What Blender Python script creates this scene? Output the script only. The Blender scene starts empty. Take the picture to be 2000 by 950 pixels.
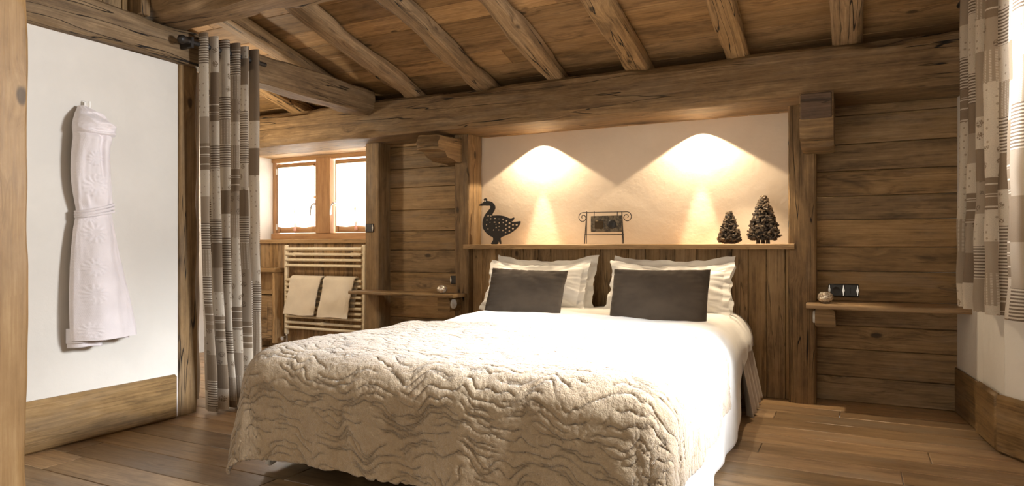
import bpy, bmesh, math, random
import numpy as np
from mathutils import Vector, Matrix
R = random.Random(7)
PI = math.pi
sc = bpy.context.scene
COL = sc.collection

# ------------------------------------------------------------------ camera numbers
F = 1322.0; YAW = math.radians(26.87); HC = 1.0; HOR = 484.0
SA, CA = math.sin(YAW), math.cos(YAW)
def at(px, py, Y=None, X=None):
    """point of the room on the plane Y=.. or X=.. seen at a spot of the photo (used only to take measurements)"""
    u = (px - 1000.0) / F
    dx, dy = -SA + CA * u, CA + SA * u
    z = Y / dy if Y is not None else X / dx
    return Vector((dx * z, dy * z, HC - (py - HOR) / F * z))

# ------------------------------------------------------------------ numpy noise
def _h(ix, iy, seed):
    n = (ix * 374761393 + iy * 668265263 + seed * 1442695041) & 0x7fffffff
    n = ((n ^ (n >> 13)) * 1274126177) & 0x7fffffff
    return ((n ^ (n >> 16)) & 0xffff) / 65535.0 * 2 * PI
def pn(x, y, seed=0):
    x = np.asarray(x, float); y = np.asarray(y, float)
    x, y = np.broadcast_arrays(x, y)
    x0 = np.floor(x).astype(np.int64); y0 = np.floor(y).astype(np.int64)
    fx, fy = x - x0, y - y0
    def g(i, j):
        a = _h(x0 + i, y0 + j, seed)
        return np.cos(a) * (fx - i) + np.sin(a) * (fy - j)
    sx = fx * fx * fx * (fx * (fx * 6 - 15) + 10); sy = fy * fy * fy * (fy * (fy * 6 - 15) + 10)
    a = g(0, 0) * (1 - sx) + g(1, 0) * sx; b = g(0, 1) * (1 - sx) + g(1, 1) * sx
    return (a * (1 - sy) + b * sy) * 1.5
def fbm(x, y, seed=0, o=3):
    r = 0; a = 1.0; k = 1.0
    for i in range(o):
        r = r + a * pn(np.asarray(x) * k, np.asarray(y) * k, seed + i * 17); a *= .5; k *= 2.03
    return r
def sstep(a, b, x):
    t = np.clip((np.asarray(x, float) - a) / (b - a), 0, 1); return t * t * (3 - 2 * t)

# ------------------------------------------------------------------ material helper
class NT:
    def __init__(s, name):
        s.m = bpy.data.materials.new(name); s.m.use_nodes = True
        s.t = s.m.node_tree; s.n = s.t.nodes; s.l = s.t.links; s.n.clear()
        s.out = s.n.new('ShaderNodeOutputMaterial')
        s.b = s.n.new('ShaderNodeBsdfPrincipled'); s.l.new(s.b.outputs[0], s.out.inputs[0])
    def put(s, sock, v):
        if isinstance(v, bpy.types.NodeSocket): s.l.new(v, sock)
        elif isinstance(v, (int, float)):
            if sock.type == 'RGBA': sock.default_value = (v, v, v, 1)
            elif sock.type == 'VECTOR': sock.default_value = (v, v, v)
            else: sock.default_value = v
        else:
            v = tuple(v)
            sock.default_value = v + (1,) if (sock.type == 'RGBA' and len(v) == 3) else v
    def M(s, op, a, b=0.0, c=0.0, clamp=False):
        n = s.n.new('ShaderNodeMath'); n.operation = op; n.use_clamp = clamp
        s.put(n.inputs[0], a); s.put(n.inputs[1], b)
        if len(n.inputs) > 2: s.put(n.inputs[2], c)
        return n.outputs[0]
    def sep(s, v):
        n = s.n.new('ShaderNodeSeparateXYZ'); s.put(n.inputs[0], v); return n.outputs[0], n.outputs[1], n.outputs[2]
    def comb(s, x, y, z=0.0):
        n = s.n.new('ShaderNodeCombineXYZ'); s.put(n.inputs[0], x); s.put(n.inputs[1], y); s.put(n.inputs[2], z); return n.outputs[0]
    def noise(s, vec, scale=1.0, detail=2.0, rough=.5, dist=0.0):
        n = s.n.new('ShaderNodeTexNoise'); s.put(n.inputs['Vector'], vec); n.inputs['Scale'].default_value = scale
        n.inputs['Detail'].default_value = detail; n.inputs['Roughness'].default_value = rough; n.inputs['Distortion'].default_value = dist
        return n.outputs[0]
    def voro(s, vec, scale=1.0, feat='F1', rand=1.0, out='Distance'):
        n = s.n.new('ShaderNodeTexVoronoi'); n.feature = feat; s.put(n.inputs['Vector'], vec); n.inputs['Scale'].default_value = scale
        n.inputs['Randomness'].default_value = rand; return n.outputs[out]
    def white(s, vec):
        n = s.n.new('ShaderNodeTexWhiteNoise'); n.noise_dimensions = '3D'; s.put(n.inputs['Vector'], vec); return n.outputs[0]
    def mix(s, f, a, b, mode='MIX'):
        n = s.n.new('ShaderNodeMix'); n.data_type = 'RGBA'; n.blend_type = mode
        s.put(n.inputs[0], f); s.put(n.inputs[6], a); s.put(n.inputs[7], b); return n.outputs[2]
    def mapr(s, v, a, b, c=0.0, d=1.0):
        n = s.n.new('ShaderNodeMapRange'); n.interpolation_type = 'SMOOTHSTEP'; s.put(n.inputs[0], v)
        for i, k in enumerate((a, b, c, d)): s.put(n.inputs[1 + i], k)
        return n.outputs[0]
    def uv(s):
        n = s.n.new('ShaderNodeUVMap'); n.uv_map = 'UVMap'; return n.outputs[0]
    def obj(s):
        return s.n.new('ShaderNodeTexCoord').outputs['Object']
    def attr(s, name):
        n = s.n.new('ShaderNodeAttribute'); n.attribute_name = name; return n.outputs['Fac']
    def bump(s, h, strength=.4, dist=.01, normal=None):
        n = s.n.new('ShaderNodeBump'); n.inputs['Strength'].default_value = strength; n.inputs['Distance'].default_value = dist
        s.put(n.inputs['Height'], h)
        if normal is not None: s.l.new(normal, n.inputs['Normal'])
        return n.outputs[0]
    def fin(s, col=None, rough=.5, normal=None, **kw):
        if col is not None: s.put(s.b.inputs['Base Color'], col)
        s.put(s.b.inputs['Roughness'], rough)
        if normal is not None: s.l.new(normal, s.b.inputs['Normal'])
        for k, v in kw.items(): s.put(s.b.inputs[k.replace('_', ' ')], v)
        return s.m

def wood(name, dark, mid, light, rough=.62, var=.5, grain=1.0, knots=1.0, stain=.6, crack=.6, grey=.0, bump=.5, spec=.3):
    n = NT(name)
    u, v, _ = n.sep(n.uv()); r = n.attr('rnd')
    u = n.M('ADD', u, n.M('MULTIPLY', r, 37.3)); v = n.M('ADD', v, n.M('MULTIPLY', r, 11.7))
    # knots
    kv = n.comb(n.M('MULTIPLY', u, 3.0), n.M('MULTIPLY', v, 5.5), 0.0)
    kd = n.voro(kv, 1.0)
    _kc = n.sep(n.voro(kv, 1.0, out='Color'))[0]; kd = n.M('ADD', kd, n.M('MULTIPLY', n.M('GREATER_THAN', _kc, .5), .5))
    wob = n.noise(n.comb(n.M('MULTIPLY', u, 9), n.M('MULTIPLY', v, 22)), 1.0, 2)
    kd2 = n.M('ADD', kd, n.M('MULTIPLY', n.M('SUBTRACT', wob, .5), .10))
    bend = n.mapr(kd2, 0.02, .42, 1.0, 0.0)
    knot = n.mapr(kd2, .055, .125, 1.0, 0.0)
    low = n.noise(n.comb(n.M('MULTIPLY', u, .7), n.M('MULTIPLY', v, 2.2)), 1.0, 2)
    g = n.M('ADD', n.M('MULTIPLY', v, 34 * grain), n.M('ADD', n.M('MULTIPLY', low, 1.8), n.M('MULTIPLY', bend, 1.5 * knots)))
    gr = n.noise(n.comb(n.M('MULTIPLY', u, 1.1), g, r), 1.0, 4, .62)
    fib = n.noise(n.comb(n.M('MULTIPLY', u, 7), n.M('MULTIPLY', v, 260)), 1.0, 2, .6)
    a = n.mapr(gr, .30, .70)
    stk = n.noise(n.comb(n.M('MULTIPLY', u, 2.6), n.M('ADD', n.M('MULTIPLY', v, 85), n.M('MULTIPLY', bend, 2.0))), 1.0, 3, .65)
    mot = n.noise(n.comb(n.M('MULTIPLY', u, 9), n.M('MULTIPLY', v, 22), r), 1.0, 4, .7)
    a = n.M('ADD', n.M('ADD', n.M('MULTIPLY', a, .34), n.M('MULTIPLY', fib, .26)), n.M('ADD', n.M('MULTIPLY', n.mapr(stk, .3, .7), .28), n.M('MULTIPLY', n.mapr(mot, .3, .7), .20)))
    col = n.mix(n.mapr(a, .15, .62), dark, mid)
    col = n.mix(n.mapr(a, .55, .95), col, light)
    # board to board difference
    rr = n.white(n.comb(n.M('MULTIPLY', r, 91.7), 3.1, 0.0))
    rr2 = n.white(n.comb(n.M('MULTIPLY', r, 51.7), 8.1, 1.0))
    gain = n.M('ADD', 1.0 - var * .5, n.M('MULTIPLY', rr, var))
    col = n.mix(1.0, col, n.comb(gain, n.M('MULTIPLY', gain, n.M('ADD', .96, n.M('MULTIPLY', rr2, .07))), n.M('MULTIPLY', gain, n.M('ADD', .86, n.M('MULTIPLY', rr2, .26)))), 'MULTIPLY')
    # weather stains
    st = n.noise(n.comb(n.M('MULTIPLY', u, 1.6), n.M('MULTIPLY', v, 7.0), r), 1.0, 4, .62, .4)
    col = n.mix(n.M('MULTIPLY', n.mapr(st, .54, .74), stain), col, tuple(c * .42 for c in dark))
    if grey: col = n.mix(n.M('MULTIPLY', n.mapr(st, .50, .30), grey), col, (.26, .225, .18))
    col = n.mix(n.M('MULTIPLY', knot, .85 * min(1, knots)), col, tuple(c * .28 for c in dark))
    # drying cracks
    ck = n.noise(n.comb(n.M('MULTIPLY', u, .55), n.M('MULTIPLY', v, 9.0), n.M('ADD', r, 5.0)), 1.0, 3, .55)
    ckm = n.mapr(n.M('ABSOLUTE', n.M('SUBTRACT', ck, .5)), .002, .008, 1.0, 0.0)
    ckm = n.M('MULTIPLY', ckm, n.mapr(low, .44, .50))
    ckm = n.M('MULTIPLY', ckm, crack)
    col = n.mix(ckm, col, (.012, .008, .005))
    h = n.M('SUBTRACT', n.M('ADD', n.M('MULTIPLY', gr, .35), n.M('ADD', n.M('MULTIPLY', stk, .4), n.M('MULTIPLY', fib, .3))), n.M('MULTIPLY', ckm, 1.4))
    ro = n.M('ADD', rough, n.M('MULTIPLY', n.M('SUBTRACT', fib, .5), .18))
    m = n.fin(col, ro, n.bump(h, bump, .006)); n.b.inputs['Specular IOR Level'].default_value = spec
    return m

MAT = {}
MAT['beam']   = wood('old_beam_wood', (.095,.056,.026), (.205,.128,.060), (.32,.21,.105), .66, .2, .8, 1, .6, 1.0, .15, .8)
MAT['rafter'] = wood('rafter_wood', (.12,.072,.034), (.27,.170,.082), (.40,.265,.14), .62, .25, .8, 1, .55, 1.0, .15, .8)
MAT['ceil']   = wood('ceiling_board_wood', (.15,.084,.036), (.32,.190,.083), (.44,.28,.135), .6, .6, .55, 1, .8, .3, .1, .4)
MAT['wall']   = wood('aged_wall_board_wood', (.12,.072,.031), (.26,.162,.072), (.37,.24,.115), .58, .40, .5, 1.1, .8, .35, .2, .5)
MAT['head']   = wood('headboard_board_wood', (.17,.100,.044), (.37,.235,.110), (.50,.34,.175), .58, .4, .5, 1.1, .9, .5, .15, .5)
MAT['floor']  = wood('oak_floor_wood', (.17,.108,.056), (.33,.215,.115), (.45,.31,.175), .34, .75, .5, .45, .45, .12, .35, .2, .45)
MAT['pine']   = wood('honey_pine_wood', (.22,.125,.048), (.32,.190,.078), (.40,.255,.115), .5, .1, .35, 1.0, .3, .1, .0, .2)
MAT['base']   = wood('baseboard_wood', (.12,.070,.027), (.26,.160,.066), (.37,.24,.11), .5, .4, .35, 1.2, .6, .2, .2, .3)
MAT['sash']   = wood('window_wood', (.28,.150,.068), (.40,.23,.11), (.46,.285,.15), .45, .12, .5, .4, .1, .0, .0, .2)
MAT['trim']   = wood('light_board_wood', (.24,.145,.066), (.37,.235,.115), (.46,.31,.16), .55, .2, .5, 1, .4, .3, .1, .3)
MAT['dark']   = wood('dark_end_wood', (.05,.03,.02), (.11,.07,.045), (.17,.11,.07), .7, .2, 1, .6, .3, .6, .2, .6)

def plaster(name, col, b=.25):
    n = NT(name); o = n.obj()
    a = n.noise(o, 2.2, 4, .6); f = n.noise(o, 34, 4, .65); m2 = n.noise(o, 7, 3)
    c = n.mix(n.mapr(a, .35, .7), tuple(k * .93 for k in col), col)
    return n.fin(c, .85, n.bump(n.M('ADD', n.M('MULTIPLY', f, .35), m2), b, .012))
MAT['plaster'] = plaster('cream_plaster', (.69, .65, .59))
MAT['plaster2'] = plaster('niche_plaster', (.78, .66, .53), .3)

def simple(name, col, rough=.5, **kw):
    n = NT(name); o = n.obj(); f = n.noise(o, 45, 3)
    c = n.mix(n.mapr(f, .3, .7), tuple(k * .9 for k in col), col)
    return n.fin(c, rough, n.bump(f, .08, .002), **kw)
MAT['chrome'] = simple('brushed_chrome', (.75, .75, .75), .22, Metallic=1.0)
MAT['iron'] = simple('black_iron', (.018, .014, .012), .45)
MAT['anthracite'] = simple('anthracite_plastic', (.035, .032, .030), .4)
MAT['enamel'] = simple('cream_enamel', (.80, .69, .50), .32)
MAT['plastic'] = simple('white_plastic', (.8, .78, .74), .35)
MAT['brass'] = simple('dark_brass', (.10, .07, .04), .4, Metallic=1.0)

def cloth(name, col, sc_=420, fuzz=.25, sheen=.3, b=.25, var=.92, rough=.92, trans=0.0):
    n = NT(name); u = n.uv(); x, y, _ = n.sep(u)
    w = n.M('MULTIPLY', n.M('SINE', n.M('MULTIPLY', x, sc_ * 2)), n.M('SINE', n.M('MULTIPLY', y, sc_ * 2)))
    f = n.noise(n.comb(x, y), 90, 3, .6); l = n.noise(n.comb(x, y), 6, 3)
    c = n.mix(n.mapr(l, .35, .65), tuple(k * var for k in col), col)
    m = n.fin(c, rough, n.bump(n.M('ADD', n.M('MULTIPLY', w, .2), f), b, .0025))
    n.b.inputs['Sheen Weight'].default_value = sheen
    n.b.inputs['Specular IOR Level'].default_value = .15
    return m
MAT['linen'] = cloth('white_bed_linen', (.86, .84, .80), 300, b=.10)
MAT['velvet'] = cloth('taupe_velvet', (.080, .060, .042), 500, sheen=.12, b=.3, var=.8)
MAT['terry'] = cloth('white_terry', (.80, .735, .74), 500, sheen=.4, b=.5)
MAT['towel'] = cloth('cream_towel', (.80, .71, .57), 300, sheen=.4, b=.7)
MAT['valance'] = cloth('greige_valance', (.50, .42, .34), 300, b=.2)
MAT['lining'] = cloth('curtain_lining', (.46, .40, .33), 400, b=.1)

def fleece():
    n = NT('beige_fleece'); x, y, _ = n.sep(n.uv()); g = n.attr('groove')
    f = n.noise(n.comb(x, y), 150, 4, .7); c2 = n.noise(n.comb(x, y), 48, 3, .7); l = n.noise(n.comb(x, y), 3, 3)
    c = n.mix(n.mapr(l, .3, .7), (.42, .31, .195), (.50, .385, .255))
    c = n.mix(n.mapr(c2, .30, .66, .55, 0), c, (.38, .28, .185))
    c = n.mix(n.M('MULTIPLY', g, .85), c, (.13, .085, .045))  # crease shade of the embossed lines is mixed into the colour
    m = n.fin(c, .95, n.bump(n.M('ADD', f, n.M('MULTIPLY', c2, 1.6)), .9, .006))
    n.b.inputs['Sheen Weight'].default_value = .5; n.b.inputs['Specular IOR Level'].default_value = .08
    return m
MAT['fleece'] = fleece()

def patchwork():
    n = NT('patchwork_fabric'); x, y, _ = n.sep(n.uv())
    pw = .16
    cx = n.M('FLOOR', n.M('DIVIDE', x, pw))
    off = n.white(n.comb(cx, 4.0, 2.0))
    hh = n.M('ADD', .14, n.M('MULTIPLY', n.white(n.comb(cx, 9.0, 1.0)), .05))
    yy = n.M('ADD', n.M('DIVIDE', y, hh), n.M('MULTIPLY', off, 3.0)); cy = n.M('FLOOR', yy)
    id_ = n.white(n.comb(cx, cy, 5.0)); id2 = n.white(n.comb(cx, cy, 15.0))
    taupe = (.25, .185, .125); cream = (.66, .585, .48); mid = (.40, .325, .245); dark = (.17, .125, .09)
    fine = n.noise(n.comb(x, y), 260, 2)
    hs = n.mapr(n.M('SINE', n.M('MULTIPLY', y, 2 * PI / .0145)), -.25, .25)
    vs = n.mapr(n.M('SINE', n.M('MULTIPLY', x, 2 * PI / .019)), -.1, .5)
    vs2 = n.M('MULTIPLY', vs, n.mapr(n.M('SINE', n.M('MULTIPLY', y, 2 * PI / .007)), -.6, .2))
    # small sprigs on a grid of dots, flowers of larger size
    dot = n.mapr(n.voro(n.comb(x, y), 30, 'F1', .25), .14, .2, 1, 0)
    vd = n.voro(n.comb(x, y), 15, 'F1', .35)
    fl = n.M('MULTIPLY', n.mapr(vd, .26, .32, 1, 0), n.mapr(n.noise(n.comb(x, y), 160, 2), .44, .54))
    c = n.mix(.0, taupe, taupe)
    def pick(lo, hi, colr, c):
        k = n.M('MULTIPLY', n.M('GREATER_THAN', id_, lo), n.M('LESS_THAN', id_, hi)); return n.mix(k, c, colr)
    c = pick(.20, .42, n.mix(dot, cream, mid), c)
    c = pick(.42, .57, n.mix(hs, cream, dark), c)
    c = pick(.57, .70, n.mix(vs2, mid, cream), c)
    c = pick(.70, .83, n.mix(fl, cream, taupe), c)
    c = pick(.83, .91, n.mix(fl, mid, dark), c)
    c = pick(.91, 1.1, n.mix(n.M('MULTIPLY', hs, n.mapr(n.M('SINE', n.M('MULTIPLY', y, 2 * PI / .052)), .5, .7)), taupe, cream), c)
    c = pick(-1, .07, mid, c)
    fy = n.M('FRACT', yy); fx = n.M('FRACT', n.M('DIVIDE', x, pw))
    seam = n.M('MINIMUM', n.M('MINIMUM', fx, n.M('SUBTRACT', 1.0, fx)), n.M('MINIMUM', fy, n.M('SUBTRACT', 1.0, fy)))
    c = n.mix(n.mapr(fine, .3, .7, 0, .25), c, (.3, .25, .2))
    tr = n.n.new('ShaderNodeBsdfTranslucent'); n.put(tr.inputs[0], c)
    n.fin(c, .9, n.bump(n.M('ADD', n.M('MULTIPLY', fine, .4), n.mapr(seam, 0, .05, 0, 1)), .25, .003))
    n.b.inputs['Specular IOR Level'].default_value = .1
    ms = n.n.new('ShaderNodeMixShader'); ms.inputs[0].default_value = .42
    n.l.new(n.b.outputs[0], ms.inputs[1]); n.l.new(tr.outputs[0], ms.inputs[2]); n.l.new(ms.outputs[0], n.out.inputs[0])
    return n.m
MAT['patch'] = patchwork()

def translucent(name, col, k=.7):
    n = NT(name); tr = n.n.new('ShaderNodeBsdfTranslucent'); n.put(tr.inputs[0], col)
    f = n.noise(n.obj(), 160, 2); n.fin(n.mix(n.mapr(f, .3, .7), col, tuple(c * .95 for c in col)), .9)
    ms = n.n.new('ShaderNodeMixShader'); ms.inputs[0].default_value = k
    n.l.new(n.b.outputs[0], ms.inputs[1]); n.l.new(tr.outputs[0], ms.inputs[2]); n.l.new(ms.outputs[0], n.out.inputs[0])
    return n.m
MAT['blind'] = translucent('sheer_blind', (.9, .87, .83))
MAT['embro'] = translucent('pink_embroidery', (.85, .62, .55), .85)

def glass(name, tint=(1, 1, 1)):
    n = NT(name); n.n.remove(n.b); t = n.n.new('ShaderNodeBsdfTransparent'); g = n.n.new('ShaderNodeBsdfGlossy')
    t.inputs[0].default_value = tint + (1,); g.inputs['Roughness'].default_value = .02
    fr = n.n.new('ShaderNodeFresnel'); fr.inputs[0].default_value = 1.45
    ms = n.n.new('ShaderNodeMixShader'); n.l.new(fr.outputs[0], ms.inputs[0]); n.l.new(t.outputs[0], ms.inputs[1]); n.l.new(g.outputs[0], ms.inputs[2])
    n.l.new(ms.outputs[0], n.out.inputs[0]); return n.m
MAT['glass'] = glass('window_glass')
def mercury():
    n = NT('mercury_glass'); o = n.obj(); v = n.voro(o, 55); f = n.noise(o, 90, 3)
    c = n.mix(n.mapr(f, .4, .6), (.85, .78, .66), (.45, .36, .28))
    return n.fin(c, .18, n.bump(v, .7, .004), Metallic=.55)
MAT['mercury'] = mercury()
def tile():
    n = NT('aged_bronze_tile'); o = n.obj(); f = n.noise(o, 38, 4, .7); g = n.noise(o, 120, 2)
    c = n.mix(n.mapr(f, .38, .62), (.055, .045, .030), (.21, .165, .105)); return n.fin(c, .5, n.bump(n.M('ADD', f, g), .6, .004))
MAT['tile'] = tile()
def cone_mat():
    n = NT('dark_cone_scales'); r = n.attr('rnd')
    c = n.mix(n.mapr(r, .2, 1), (.03, .02, .013), (.19, .135, .085)); return n.fin(c, .55)
MAT['scale'] = cone_mat()
n_ = NT('warm_lamp_lens'); n_.fin((.9, .85, .7), .4); n_.b.inputs['Emission Color'].default_value = (1, .86, .62, 1); n_.b.inputs['Emission Strength'].default_value = 2.0
MAT['lens'] = n_.m

# ------------------------------------------------------------------ mesh builder
class MB:
    def __init__(s): s.v = []; s.f = []; s.uv = []; s.r = []; s.sm = []
    def face(s, idx, uvs, rnd=0., smooth=False):
        s.f.append(tuple(idx)); s.uv.append(uvs); s.r.append(rnd); s.sm.append(smooth)
    def box(s, lo, hi, ch=.003, g=0, rnd=None, M=None, off=(0, 0)):
        """box with chamfered edges; g = axis the wood grain follows"""
        if rnd is None: rnd = R.random()
        lo = [min(a, b) for a, b in zip(lo, hi)] if any(a > b for a, b in zip(lo, hi)) else list(lo)
        hi = list(hi); ch = min([ch] + [(b - a) * .45 for a, b in zip(lo, hi)])
        base = len(s.v); loc = []; idx = {}
        for sx in (0, 1):
            for sy in (0, 1):
                for sz in (0, 1):
                    S = (sx, sy, sz)
                    for ax in range(3):
                        p = []
                        for k in range(3):
                            c = hi[k] if S[k] else lo[k]
                            if k != ax: c += -ch if S[k] else ch
                            p.append(c)
                        idx[(S, ax)] = len(loc); loc.append(p)
        o1, o2 = [k for k in range(3) if k != g]
        for p in loc:
            q = Vector(p); s.v.append(tuple(M @ q) if M else tuple(q))
        def add(keys):
            ii = [idx[k] for k in keys]
            P = [Vector(loc[i]) for i in ii]; nrm = (P[1] - P[0]).cross(P[2] - P[0])
            c = sum(P, Vector()) / len(P) - Vector([(a + b) / 2 for a, b in zip(lo, hi)])
            if nrm.dot(c) < 0: ii = ii[::-1]
            uvs = [(loc[i][g] + off[0], loc[i][o1] + loc[i][o2] + off[1]) for i in ii]
            s.face([base + i for i in ii], uvs, rnd)
        for ax in range(3):
            a, b = [k for k in range(3) if k != ax]
            for sd in (0, 1):
                ks = []
                for (p, q) in ((0, 0), (1, 0), (1, 1), (0, 1)):
                    S = [0, 0, 0]; S[ax] = sd; S[a] = p; S[b] = q; ks.append((tuple(S), ax))
                add(ks)
        for ax in range(3):      # edges running along ax
            a, b = [k for k in range(3) if k != ax]
            for p in (0, 1):
                for q in (0, 1):
                    S0 = [0, 0, 0]; S0[a] = p; S0[b] = q; S1 = list(S0); S1[ax] = 1
                    add([(tuple(S0), a), (tuple(S1), a), (tuple(S1), b), (tuple(S0), b)])
        for sx in (0, 1):
            for sy in (0, 1):
                for sz in (0, 1): add([((sx, sy, sz), 0), ((sx, sy, sz), 1), ((sx, sy, sz), 2)])
    def grid(s, P, UV, rnd=0., smooth=True, close_u=False, flip=False):
        """P: array (n, m, 3)"""
        n, m = P.shape[:2]; base = len(s.v)
        s.v.extend(map(tuple, P.reshape(-1, 3).tolist()))
        for i in range(n - 1):
            for j in range(m - (0 if close_u else 1)):
                j2 = (j + 1) % m
                q = [(i, j), (i + 1, j), (i + 1, j2), (i, j2)]
                uvs = [tuple(UV[a, b]) for a, b in q]
                if close_u and j2 == 0:
                    uvs[2] = (uvs[2][0], uvs[1][1] + (UV[i, 1][1] - UV[i, 0][1])); uvs[3] = (uvs[3][0], uvs[0][1] + (UV[i, 1][1] - UV[i, 0][1]))
                if flip: q = q[::-1]; uvs = uvs[::-1]
                s.face([base + a * m + b for a, b in q], uvs, rnd, smooth)
    def tube(s, pts, rad, n=10, rnd=.3, smooth=True, closed=False):
        pts = [Vector(p) for p in pts]; k = len(pts)
        rads = [rad] * k if isinstance(rad, (int, float)) else list(rad)
        up = Vector((0, 0, 1)); t0 = (pts[1] - pts[0]).normalized()
        if abs(t0.dot(up)) > .9: up = Vector((1, 0, 0))
        side = t0.cross(up).normalized(); rows = []; L = 0; uvr = []
        for i, p in enumerate(pts):
            t = (pts[min(i + 1, k - 1)] - pts[max(i - 1, 0)]).normalized()
            side = (side - t * side.dot(t)).normalized(); w = t.cross(side)
            if i: L += (p - pts[i - 1]).length
            rows.append([tuple(p + (side * math.cos(a) + w * math.sin(a)) * rads[i]) for a in [2 * PI * j / n for j in range(n)]])
            uvr.append([(L, 2 * PI * rads[i] * j / n) for j in range(n)])
        base = len(s.v); s.grid(np.array(rows), np.array(uvr), rnd, smooth, True, flip=True)
        s.face([base + j for j in range(n)], [(0, 0)] * n, rnd); e = base + (k - 1) * n
        s.face([e + j for j in range(n)][::-1], [(0, 0)] * n, rnd)
    def lathe(s, prof, c, n=24, rnd=.3, axis='Z'):
        rows = []; uvr = []
        for i, (r_, z) in enumerate(prof):
            row = []
            for j in range(n):
                a = 2 * PI * j / n
                p = (r_ * math.cos(a), r_ * math.sin(a), z)
                if axis == 'X': p = (p[2], p[0], p[1])
                if axis == 'Y': p = (p[0], p[2], p[1])
                row.append((c[0] + p[0], c[1] + p[1], c[2] + p[2]))
            rows.append(row); uvr.append([(z, j * .01) for j in range(n)])
        s.grid(np.array(rows), np.array(uvr), rnd, True, True)
    def build(s, name, mat, parent=None, fixn=True, extra=None, sharp=None):
        if sharp is None and fixn: sharp = 38
        me = bpy.data.meshes.new(name)
        me.from_pydata(s.v, [], s.f)
        ul = me.uv_layers.new(name='UVMap')
        ul.data.foreach_set('uv', np.array([c for f in s.uv for p in f for c in p], dtype=np.float32))
        at_ = me.attributes.new('rnd', 'FLOAT', 'FACE'); at_.data.foreach_set('value', np.array(s.r, dtype=np.float32))
        if extra:
            for k, arr in extra.items():
                a2 = me.attributes.new(k, 'FLOAT', 'POINT'); a2.data.foreach_set('value', np.asarray(arr, dtype=np.float32))
        me.polygons.foreach_set('use_smooth', s.sm)
        if fixn:
            bm = bmesh.new(); bm.from_mesh(me); bmesh.ops.recalc_face_normals(bm, faces=bm.faces[:]); bm.to_mesh(me); bm.free()
        if sharp: me.set_sharp_from_angle(angle=math.radians(sharp))
        me.materials.append(mat if not isinstance(mat, str) else MAT[mat]); me.update()
        o = bpy.data.objects.new(name, me); COL.objects.link(o)
        if parent:
            o.parent = parent
            o.matrix_parent_inverse = Matrix.Translation(-parent.location)
        return o

def tag(o, label=None, cat=None, group=None, kind=None):
    if label: o['label'] = label
    if cat: o['category'] = cat
    if group: o['group'] = group
    if kind: o['kind'] = kind
    return o
def empty(name, loc, label, cat, group=None, kind=None):
    o = bpy.data.objects.new(name, None); o.empty_display_size = .05; COL.objects.link(o); o.location = loc
    return tag(o, label, cat, group, kind)
def S(o, label=None): return tag(o, label, None, None, 'structure')

def timber(mb, a, b, w, h, amp=.006, ch=.02, seg=.05, up=(0, 0, 1), rnd=None, seed=0, wane=.3):
    """hewn timber from a to b: w across, h along 'up'"""
    a, b = Vector(a), Vector(b); t = (b - a); L = t.length; t.normalize()
    up = Vector(up); side = t.cross(up).normalized(); up = side.cross(t).normalized()
    if rnd is None: rnd = R.random()
    hw, hh = w / 2, h / 2
    prof = []
    def edge(p, q, n):
        for i in range(n): prof.append((p[0] + (q[0] - p[0]) * i / n, p[1] + (q[1] - p[1]) * i / n))
    c = ch
    nw = max(2, int(w / .035)); nh = max(2, int(h / .035))
    edge((-hw + c, -hh), (hw - c, -hh), nw); edge((hw - c, -hh), (hw, -hh + c), 2); edge((hw, -hh + c), (hw, hh - c), nh); edge((hw, hh - c), (hw - c, hh), 2)
    edge((hw - c, hh), (-hw + c, hh), nw); edge((-hw + c, hh), (-hw, hh - c), 2); edge((-hw, hh - c), (-hw, -hh + c), nh); edge((-hw, -hh + c), (-hw + c, -hh), 2)
    prof = np.array(prof); m = len(prof)
    per = np.concatenate([[0], np.cumsum(np.hypot(*np.diff(prof, axis=0).T))])
    n = max(3, int(L / seg)); T = np.linspace(0, L, n)
    TT, PP = np.meshgrid(T, per, indexing='ij')
    d = fbm(TT * 1.6 + seed * 7.1, PP * 5 + seed * 3.3, seed, 3) * amp * 1.4
    # wane: corners eaten away here and there
    corner = (np.abs(prof[:, 0]) > hw - c * 1.5) & (np.abs(prof[:, 1]) > hh - c * 1.5)
    wn = np.clip(fbm(TT * 2.2 + seed, np.sign(prof[:, 0])[None, :] * 3 + np.sign(prof[:, 1])[None, :] * 7.7 + seed, seed + 5, 2), 0, 1) * ch * wane * 3 * corner[None, :]
    ln = np.maximum(np.hypot(prof[:, 0], prof[:, 1]), 1e-6)
    ix = np.clip(prof[:, 0] / hw, -1, 1); iy = np.clip(prof[:, 1] / hh, -1, 1)
    nx = np.where(np.abs(ix) >= .999, ix, np.where(corner, ix, 0)); ny = np.where(np.abs(iy) >= .999, iy, np.where(corner, iy, 0))
    q0 = prof[None, :, 0] + nx[None, :] * (d - wn); q1 = prof[None, :, 1] + ny[None, :] * (d - wn)
    av = np.array(a); tv, sv, uv_ = np.array(t), np.array(side), np.array(up)
    P = av + TT[..., None] * tv + q0[..., None] * sv + q1[..., None] * uv_
    base = len(mb.v)
    mb.grid(P, np.stack([TT + seed, PP], -1), rnd, True, True)
    mb.face([base + j for j in range(m)][::-1], [(prof[j][0] * .3, prof[j][1]) for j in range(m)][::-1], rnd)
    e = base + (n - 1) * m
    mb.face([e + j for j in range(m)], [(prof[j][0] * .3, prof[j][1]) for j in range(m)], rnd)

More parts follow.
